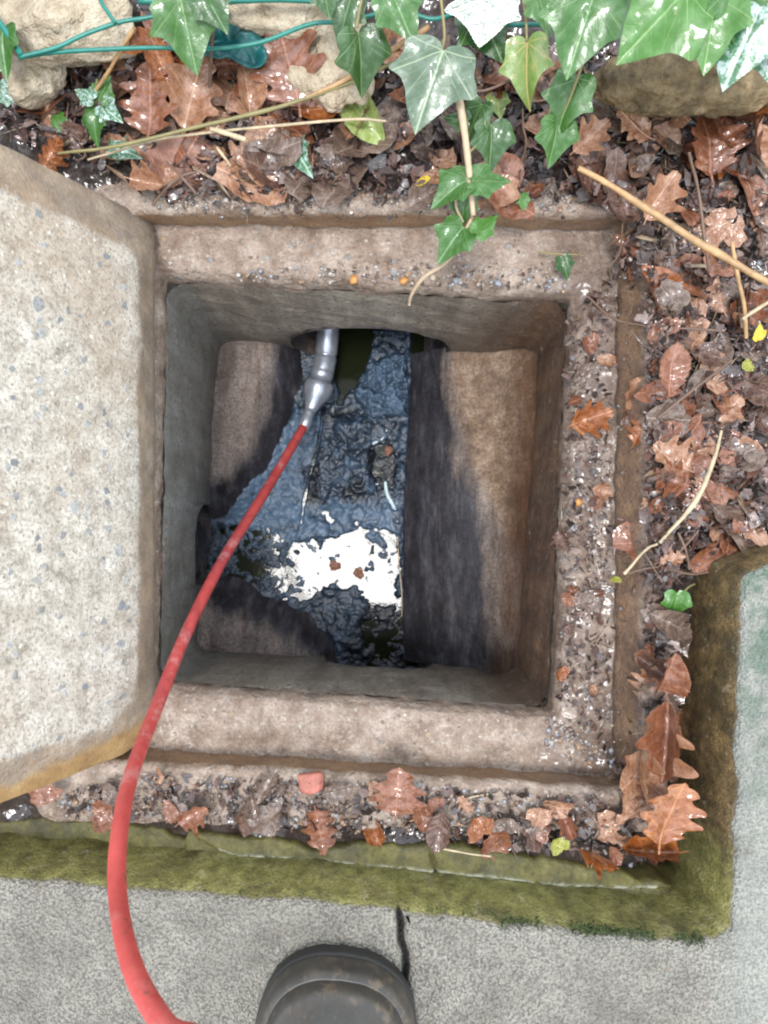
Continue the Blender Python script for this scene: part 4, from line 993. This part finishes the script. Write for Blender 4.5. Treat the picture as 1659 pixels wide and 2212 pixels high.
stick('straw_piece', 'fine straw at the edge of the mossy mortar', 'straw', [(940, 1830, -.05), (1000, 1842, -.048), (1060, 1850, -.05)], .0009, M_STRAW)
stick('straw_piece', 'yellow straw end beside the broad leaf on the near rim', 'straw', [(870, 1785, -.048), (885, 1775, -.045), (905, 1765, -.046)], .0010, M_CANE)
stick('twig', 'brown twig hanging over the far right corner of the opening', 'twig', [(1235, 620, -.07), (1330, 560, -.055), (1345, 480, -.03)], .0009, M_TWIG)
stick('twig', 'long thin dark root curving over the right seat', 'twig', [(1270, 640, -.075), (1330, 690, -.06), (1420, 705, -.045), (1560, 715, -.04)], .0011, M_TWIG)

# ------------------------------------------------------------------ fallen leaves named one by one
LAND = []
def dead(label, u, v, size, tip, colour, k, up=.010, pitch=0, roll=0, sx=1., lift=.007, name='oak_leaf', cat='dead leaf', me=None, land=None):
    o = leaf_at(name, me or OAK[k], DEAD[colour] if isinstance(colour, str) else colour, put_on(u, v, up + lift), size, tip, pitch, roll, None, sx)
    if land: LAND.append((land, u, v))
    return tag(o, label, cat)
dead('big reddish brown oak leaf with wet lobes beside the russet pointed leaf', 325, 225, .066, 85, 'reddish brown', 0, .014, 10, -12, 1.2)
dead('russet pointed oak leaf standing with a pale midrib', 415, 205, .072, 65, 'pinkish tan', 3, .022, 25, 18, .9, land='the russet pointed leaf')
dead('orange oak leaf behind the russet pointed leaf', 350, 140, .044, 110, 'rust orange', 5, .022, 20, 0)
dead('maroon lobed leaf standing beside the flat tan stone', 625, 140, .084, 105, 'reddish brown', 0, .026, 18, -14, 1.1, land='the maroon lobed leaf')
dead('golden brown leaf under the green wires', 290, 95, .040, 10, 'rust orange', 5, .02, 0, 10, land='the green wires')
dead('tan leaf beside the lime sprout', 535, 195, .046, 95, 'pinkish tan', 6, .016, 15, 25)
dead('orange brown leaf tucked below the flat tan stone', 690, 235, .046, 0, 'rust orange', 5, .012, 5, 10)
dead('small curled orange leaf at the top corner of the cover', 110, 335, .036, 50, 'rust orange', 7, .014, 15, 20, land='the top of the cover')
dead('pale folded leaf lying beside the forked twig', 320, 395, .042, -15, 'pinkish tan', 4, .012, 10, 10, land='the forked twig')
dead('pale pink leaf on the litter below the green ivy pair', 1270, 300, .042, 40, 'pinkish tan', 1, .014, 10, 10, land='the green ivy pair')
dead('tan toothed leaf below the mossy stone', 1370, 270, .046, 150, 'pinkish tan', 0, .016, 20, 0, land='the mossy stone')
dead('rust leaf at the right edge below the mossy stone', 1640, 215, .052, 10, 'rust orange', 6, .026, 10, 15)
dead('curled tan oak leaf on the right edge of the litter', 1635, 320, .060, -100, 'pinkish tan', 1, .022, 20, -20, land='the right edge')
dead('broad reddish leaf in the litter under the mossy stone', 1535, 315, .062, 100, 'reddish brown', 3, .014, 8, 10, 1.2)
dead('pinkish leaf behind the tan cane', 1420, 430, .050, 60, 'pinkish tan', 1, .012, 15, 10)
dead('glossy orange brown leaf with a thick stalk below the cane', 1415, 640, .060, 118, 'rust orange', 6, .018, 22, 20, 1.1, land='the glossy orange leaf')
dead('brown flat leaf on the right rim near the grey stalk', 1450, 800, .046, 85, 'reddish brown', 5, .014, 5, 5, 1.2, land='the grey stalk')
dead('shredded orange leaf soaked on the right seat', 1270, 905, .046, 20, 'rust orange', 1, .006, 0, 8, land='the shredded orange leaf')
dead('reddish leaf shred by the foot of the grey stalk', 1385, 930, .036, 60, 'rust orange', 2, .008)
dead('bright orange leaf chip on the inner right edge', 1212, 1455, .016, 80, 'rust orange', 0, .006, 0, 20, me=FRAG[1], name='leaf_piece', land='the orange chip')
dead('long pink-brown curled leaf lying along the pit by the right kerb', 1385, 1620, .085, -100, 'pinkish tan', 4, .030, 5, -25, .8, land='the long curled leaf')
dead('narrow red-brown curled leaf against the right kerb', 1440, 1590, .075, -95, 'reddish brown', 4, .030, 5, 30, .7)
dead('red-brown leaf propped upright at the right kerb', 1440, 1460, .050, 80, 'reddish brown', 6, .030, 35, 10)
dead('lobed orange-brown oak leaf in the corner of the kerb', 1445, 1760, .070, 75, 'rust orange', 0, .030, 12, 8, 1.15, land='the kerb corner leaf')
dead('glossy rolled orange leaf in the bottom right corner', 1405, 1840, .066, 175, 'rust orange', 4, .026, 5, 35, .7, land='the rolled orange leaf')
dead('thin orange leaf strip beside the rolled leaf', 1290, 1845, .040, -20, 'rust orange', 4, .020, 5, 20, .45)
dead('broad brown leaf plastered on the near rim', 858, 1718, .046, 85, 'reddish brown', 3, .008, 0, 0, 1.4, land='the broad brown leaf')
dead('torn dark red leaf hanging over the mossy mortar', 690, 1790, .050, -80, 'reddish brown', 2, .010, -10, 0, 1.1, land='the torn red leaf')
dead('folded dark leaf hanging beside the kerb crack', 950, 1790, .042, -100, 'dark brown', 5, .010, -10, 10)
dead('purple-grey wet forked leaf on the near rim', 575, 1700, .044, 60, 'grey brown', 2, .008, 0, 10, .6, land='the forked purple leaf')
dead('reddish leaf wedged on the mortar near the rod', 415, 1760, .034, 30, 'reddish brown', 1, .010, 0, 10, land='the red rod')
dead('brown leaf scrap under the lower edge of the cover', 95, 1715, .034, 10, 'reddish brown', 5, .008, 0, 0, me=FRAG[3], name='leaf_piece', land='the lower edge of the cover')
dead('green-tinged yellow leaf in the debris of the near right rim', 1207, 1825, .016, 60, M_OLIVE, 0, .012, 0, 0, 1.2, me=FRAG[2], name='leaf_piece')
dead('bright yellow petal left of the trailing ivy runner', 913, 392, .013, 20, M_YELLOW, 0, .012, 10, 0, 1.1, me=FRAG[5], name='petal', cat='petal', land='the yellow petal')
dead('tiny yellow leaf tip on the right rim at the stalk end', 1330, 1252, .010, 0, M_OLIVE, 0, .006, me=FRAG[6], name='leaf_piece')
dead('yellow-green leaf chip on the right edge near the grey stalk', 1615, 790, .012, 40, M_OLIVE, 0, .012, me=FRAG[4], name='leaf_piece')
dead('golden scrap beside the short straw on the right', 1640, 720, .018, 60, M_YELLOW, 0, .012, me=FRAG[7], name='leaf_piece')
for u, v, rot, lb in ((723, 1222, 70, 'brown leaf bit floating left in the bright water'), (775, 1238, 20, 'brown leaf bit floating right in the bright water'), (843, 975, 80, 'tan leaf bit beside the dark little pool')):
    o = leaf_at('leaf_piece', FRAG[4], DEAD['reddish brown'], P(u, v, ZW + .001), .017, rot, 0, 0); tag(o, lb, 'dead leaf')
LAND += [('the tan cane', 1440, 480), ('the curved pale stalk', 1500, 1060), ('the ivy runner', 1010, 370), ('the cream stone', 150, 60), ('the teal plastic', 495, 85), ('the cut straw', 495, 290),
         ('the grey-green ivy leaf', 945, 180), ('the ivy seedling', 1462, 1300), ('the far rim', 700, 430), ('the frosted leaf', 640, 340), ('the brick chip', 672, 1690), ('the kerb crack', 940, 1830), ('the long dry stems', 300, 310),
         ('the far right corner', 1340, 470), ('the streaked ivy leaf', 1135, 150), ('the weedy sprig', 205, 240)]

# ------------------------------------------------------------------ the rest of the loose leaves: each its own object, told apart by look and place
seen = set()
def describe(u, v, size, colours, state, kind):
    sizes = 'small' if size < .030 else ('large' if size > .046 else 'medium')
    near = sorted(LAND, key=lambda l: (l[1] - u) ** 2 + (l[2] - v) ** 2)[:4]
    for nm, lu, lv in near:
        dx, dy = u - lu, v - lv
        rel = ('right of' if dx > 0 else 'left of') if abs(dx) > abs(dy) else ('below' if dy > 0 else 'above')
        far = 'just ' if math.hypot(dx, dy) < 90 else ''
        for c in colours:
            lb = f'{sizes} {c} {state} {kind} lying {far}{rel} {nm}'
            if lb not in seen: seen.add(lb); return lb, c
    return None, None
Z_TOP = [(0, 60), (1659, 120), (1659, 420), (1400, 455), (1230, 425), (345, 432), (300, 400), (0, 285)]
Z_RIGHT = [(1380, 430), (1659, 400), (1659, 1190), (1520, 1215), (1440, 1270), (1390, 1250), (1385, 700), (1330, 560)]
Z_SEAT = [(1225, 690), (1340, 540), (1440, 560), (1440, 1650), (1340, 1680), (1205, 1500)]
Z_PIT = [(1380, 1290), (1480, 1300), (1470, 1870), (1330, 1840), (1370, 1500)]
Z_NEAR = [(110, 1720), (300, 1670), (1300, 1720), (1420, 1880), (1180, 1840), (760, 1800), (420, 1780), (140, 1765)]
def rnd_in(poly, rs):
    us = [p[0] for p in poly]; vs_ = [p[1] for p in poly]
    while True:
        u, v = rs.uniform(min(us), max(us)), rs.uniform(min(vs_), max(vs_))
        if 1322 < u < 1392 and 600 < v < 1640 and rs.random() < .9: continue
        if inq(u, v, poly): return u, v
rs = random.Random(42)
PAL = ['dark brown', 'reddish brown', 'grey brown', 'pinkish tan', 'dark brown', 'reddish brown', 'grey brown', 'rust orange']
def scatter(zone, n, smin, smax, group, up=.006, tilt=24, flat=False):
    for _ in range(n):
        u, v = rnd_in(zone, rs); size = rs.uniform(smin, smax)
        frag = rs.random() < .62; k = rs.choice((0, 1, 2, 3, 4, 5, 5, 6, 6, 7))
        state = 'torn' if frag else ('curled' if CURLED[k] else 'flat')
        k = k if not frag else rs.randrange(8)
        cols = (['dark brown', 'reddish brown', 'grey brown', 'pinkish tan', 'reddish brown', 'pinkish tan', 'grey brown'] if rs.random() < .93 else ['rust orange'] + PAL[:4]); rs.shuffle(cols); cols += PAL
        lb, c = describe(u, v, size, list(dict.fromkeys(cols)), state, 'leaf piece' if frag else 'dead leaf')
        if lb is None: continue
        o = leaf_at('leaf_piece' if frag else 'oak_leaf', FRAG[k] if frag else OAK[k], DEAD[c], put_on(u, v, up + rs.uniform(0, .006)), size, rs.uniform(0, 360), rs.uniform(-tilt, tilt), rs.uniform(-tilt, tilt), None, rs.uniform(.8, 1.25))
        tag(o, lb, 'dead leaf', group)
scatter(Z_TOP, 120, .022, .058, 'dead leaves in the litter behind the far rim', .006)
scatter(Z_RIGHT, 78, .02, .05, 'dead leaves in the litter on the right', .005)
scatter(Z_SEAT, 26, .012, .026, 'wet leaf scraps on the right seat and rim', .003, 12)
scatter(Z_PIT, 24, .022, .05, 'dead leaves in the pit by the kerb', .008)
scatter(Z_NEAR, 30, .014, .034, 'wet leaves on the near rim', .004, 16)

# fine crumbs: nobody could count them
def crumbs(zones):
    V = []; Fc = []; T_ = []; rs = random.Random(5)
    pal = [(.028, .017, .014), (.06, .034, .028), (.11, .06, .046), (.17, .10, .08), (.085, .062, .058), (.12, .05, .033), (.06, .042, .038), (.24, .17, .145), (.022, .015, .013), (.13, .09, .08)]
    for zone, n, s0, s1, up in zones:
        for _ in range(n):
            u, v = rnd_in(zone, rs); p = put_on(u, v, up + rs.uniform(0, .005)); s = rs.uniform(s0, s1) * rs.uniform(.6, 1)
            M_ = Euler((rs.gauss(0, .6), rs.gauss(0, .6), rs.uniform(0, 6.28))).to_matrix(); c = rs.choice(pal); f = rs.uniform(.7, 1.3); asp = rs.choice((.12, .25, .45, .8)); b = len(V)
            if rs.random() < .09: asp = .045; s *= 2.2; c = rs.choice(((.24, .15, .09), (.34, .25, .16), (.10, .06, .04)))
            bend = rs.uniform(-.25, .5)
            for x, y in ((-.5, -.4), (0, -.6), (.5, -.3), (.55, .3), (.05, .55), (-.45, .35), (0, 0)):
                x *= rs.uniform(.35, 1.5); y *= rs.uniform(.4, 1.5); z = bend * (x * x + y * y) * s
                V.append(p + M_ @ Vector((x * s * asp, y * s, z))); T_.append(tuple(q * f for q in c))
            Fc += [(b + 6, b + k, b + (k + 1) % 6) for k in range(6)]
    return V, Fc, T_
V, Fc, T_ = crumbs([(Z_TOP, 4600, .005, .018, .005), (Z_RIGHT, 3400, .004, .016, .005), (Z_SEAT, 1500, .003, .010, .001), (Z_PIT, 420, .006, .018, .003), (Z_NEAR, 1000, .004, .012, .001),
                    ([(345, 470), (1230, 480), (1230, 440), (345, 425)], 160, .003, .008, .001), ([(700, 560), (1200, 570), (1200, 630), (760, 605)], 60, .003, .006, .001)])
part('leaf_crumbs', V, Fc, M_CRUMB, kind='stuff', cols={'tint': T_}, smooth=True)
def grit(zones):
    V = []; Fc = []; b0, f0 = ICO[1]; rs = random.Random(9); T_ = []
    for zone, n, s0, s1, tint in zones:
        for _ in range(n):
            u, v = rnd_in(zone, rs); p = put_on(u, v, 0); s = rs.uniform(s0, s1); b = len(V); sx, sy, sz = rs.uniform(.7, 1.2), rs.uniform(.7, 1.2), rs.uniform(.5, .8)
            c = rs.choice(tint); a = rs.uniform(0, 6.28); ca, sa = math.cos(a), math.sin(a)
            for q in b0:
                x, y = q[0] * s * sx, q[1] * s * sy; V.append((p.x + x * ca - y * sa, p.y + x * sa + y * ca, p.z + q[2] * s * sz)); T_.append(c)
            Fc += [[b + i for i in f] for f in f0]
    return V, Fc, T_
GD = [(.14, .10, .08), (.09, .06, .05), (.22, .18, .15), (.06, .045, .04), (.16, .15, .15)]
GT = [(.34, .28, .23), (.22, .17, .14), (.45, .41, .37), (.12, .09, .08), (.30, .31, .33), (.38, .24, .15)]
V, Fc, T_ = grit([([(500, 590), (860, 560), (1230, 590), (1235, 632), (860, 612), (520, 608)], 260, .0008, .0028, GT), ([(340, 405), (1240, 420), (1240, 455), (340, 450)], 420, .0008, .0026, GT),
                  (Z_SEAT, 700, .0007, .0024, GD), (Z_NEAR, 900, .0007, .003, GT), (Z_TOP, 200, .001, .003, GT), (Z_RIGHT, 500, .001, .003, GT), ([(1180, 1550), (1330, 1560), (1330, 1660), (1180, 1640)], 200, .001, .003, GT)])
part('grit', V, Fc, M_CRUMB, kind='stuff', cols={'tint': T_})

# ------------------------------------------------------------------ pebbles, brick chip, moss, paper
def pebble(u, v, s, mi, label, cat='pebble', name='pebble', dz=0):
    V, Fc = rock((s, s * random.uniform(.65, .9), s * .6), int(u + v), 2, .25, .05)
    o = obj(name, mesh(name, V, Fc, M_PEB[mi])); o.location = put_on(u, v, s * .25 + dz); o.rotation_euler = (0, 0, random.uniform(0, 3)); tag(o, label, cat)
pebble(765, 604, .0046, 1, 'orange pebble on the far edge of the opening, left of the ivy tail')
pebble(873, 606, .0046, 1, 'amber pebble on the far edge right beside the ivy tail')
pebble(640, 398, .0048, 3, 'small white pebble in the litter behind the far rim')
pebble(590, 425, .0056, 0, 'tan pebble on the far rim below the white one')
pebble(985, 606, .0038, 2, 'grey pebble on the far edge just right of the ivy tail')
pebble(1075, 612, .0040, 2, 'bluish grey pebble on the far edge towards the right corner')
pebble(935, 600, .0036, 0, 'pale pebble between the amber and grey pebbles on the far edge')
pebble(1565, 1072, .0052, 3, 'whitish pebble in the bare soil right of the curved stalk')
pebble(1440, 565, .0065, 3, 'white wet pebble under the tan cane beside the corner')
pebble(1250, 1085, .0040, 1, 'ochre pebble on the inner right edge')
pebble(1240, 1140, .0036, 2, 'grey pebble on the inner right edge')
pebble(330, 1690, .0052, 4, 'dark pebble on the near rim close to the rod')
pebble(125, 140, .0075, 3, 'smooth pale pebble beside the rounded pale stone', dz=.004)
V, Fc = rock((.0145, .012, .006), 77, 3, .30, .10); V = np.clip(V, -np.array([.0115, .0095, .0042]), np.array([.0125, .0085, .0042]))
o = obj('brick_chip', mesh('brick_chip', V, Fc, M_BRICK)); o.location = put_on(673, 1690, .003); o.rotation_euler = (0, 0, .1); tag(o, 'pinkish red brick chip set in the near rim', 'brick')

def moss(spots):
    V = []; Fc = []; rs = random.Random(3)
    for (u0, v0, u1, v1, z0, z1, n) in spots:
        for _ in range(n):
            t = rs.random(); z = rs.uniform(z0, z1); p = P(u0 + (u1 - u0) * t + rs.gauss(0, 5), v0 + (v1 - v0) * t + rs.gauss(0, 6), z)
            if vnoise(np.array([[p.x * 55, p.y * 55, 2.]]))[0] < -.1: continue
            s = rs.uniform(.0012, .0032); b = len(V); M_ = Euler((rs.gauss(0, .7), rs.gauss(0, .7), rs.uniform(0, 6.28))).to_matrix()
            for x, y, zz in ((-.4, 0, 0), (.4, 0, 0), (0, .25, 1.3), (0, -.4, .2)): V.append(p + M_ @ Vector((x * s, y * s, zz * s)))
            Fc += [(b, b + 1, b + 2), (b + 1, b + 3, b + 2), (b + 3, b, b + 2)]
    return V, Fc
V, Fc = moss([(1080, 1985, 1330, 2012, -.012, .001, 500), (1250, 2005, 1520, 2030, -.016, .002, 1100), (1080, 1990, 1200, 1996, -.03, -.004, 200), (1540, 1210, 1640, 1215, -.02, .0, 500), (700, 1944, 1080, 1980, -.02, -.006, 260), (100, 1898, 700, 1944, -.02, -.006, 220), (1584, 1300, 1590, 1900, -.03, -.008, 300)])
part('moss', V, Fc, M_MOSS, kind='stuff', smooth=False)
def paper(label, px, r):
    ps = PP(px, ZW + .004); V, fs = tube(ps, r, 8, 8, .25); b = ps[0]
    o = obj('paper_strip', mesh('paper_strip', [Vector((q[0] - b.x, q[1] - b.y, (q[2] - b.z) * .6)) for q in V], fs, M_PAPER)); o.location = b; tag(o, label, 'wet paper')
paper('white soggy paper twist above the dark pool', [(795, 962), (812, 955), (832, 942), (835, 928)], [.0016, .0022, .002, .0012])
paper('long white paper strip along the channel edge below the dark pool', [(832, 1040), (836, 1065), (848, 1090), (858, 1112), (856, 1140)], [.0022, .0028, .0028, .0018, .001])
paper('small pale paper curl left of the long strip', [(785, 1062), (800, 1050), (818, 1045)], [.0012, .0018, .001])

stick('root', 'thin pink root along the right edge of the water', 'root', [(858, 1150, ZW + .004), (862, 1220, ZW + .006), (868, 1280, ZW + .006), (868, 1330, ZW + .005)], .0008, M_IVYSTEM)
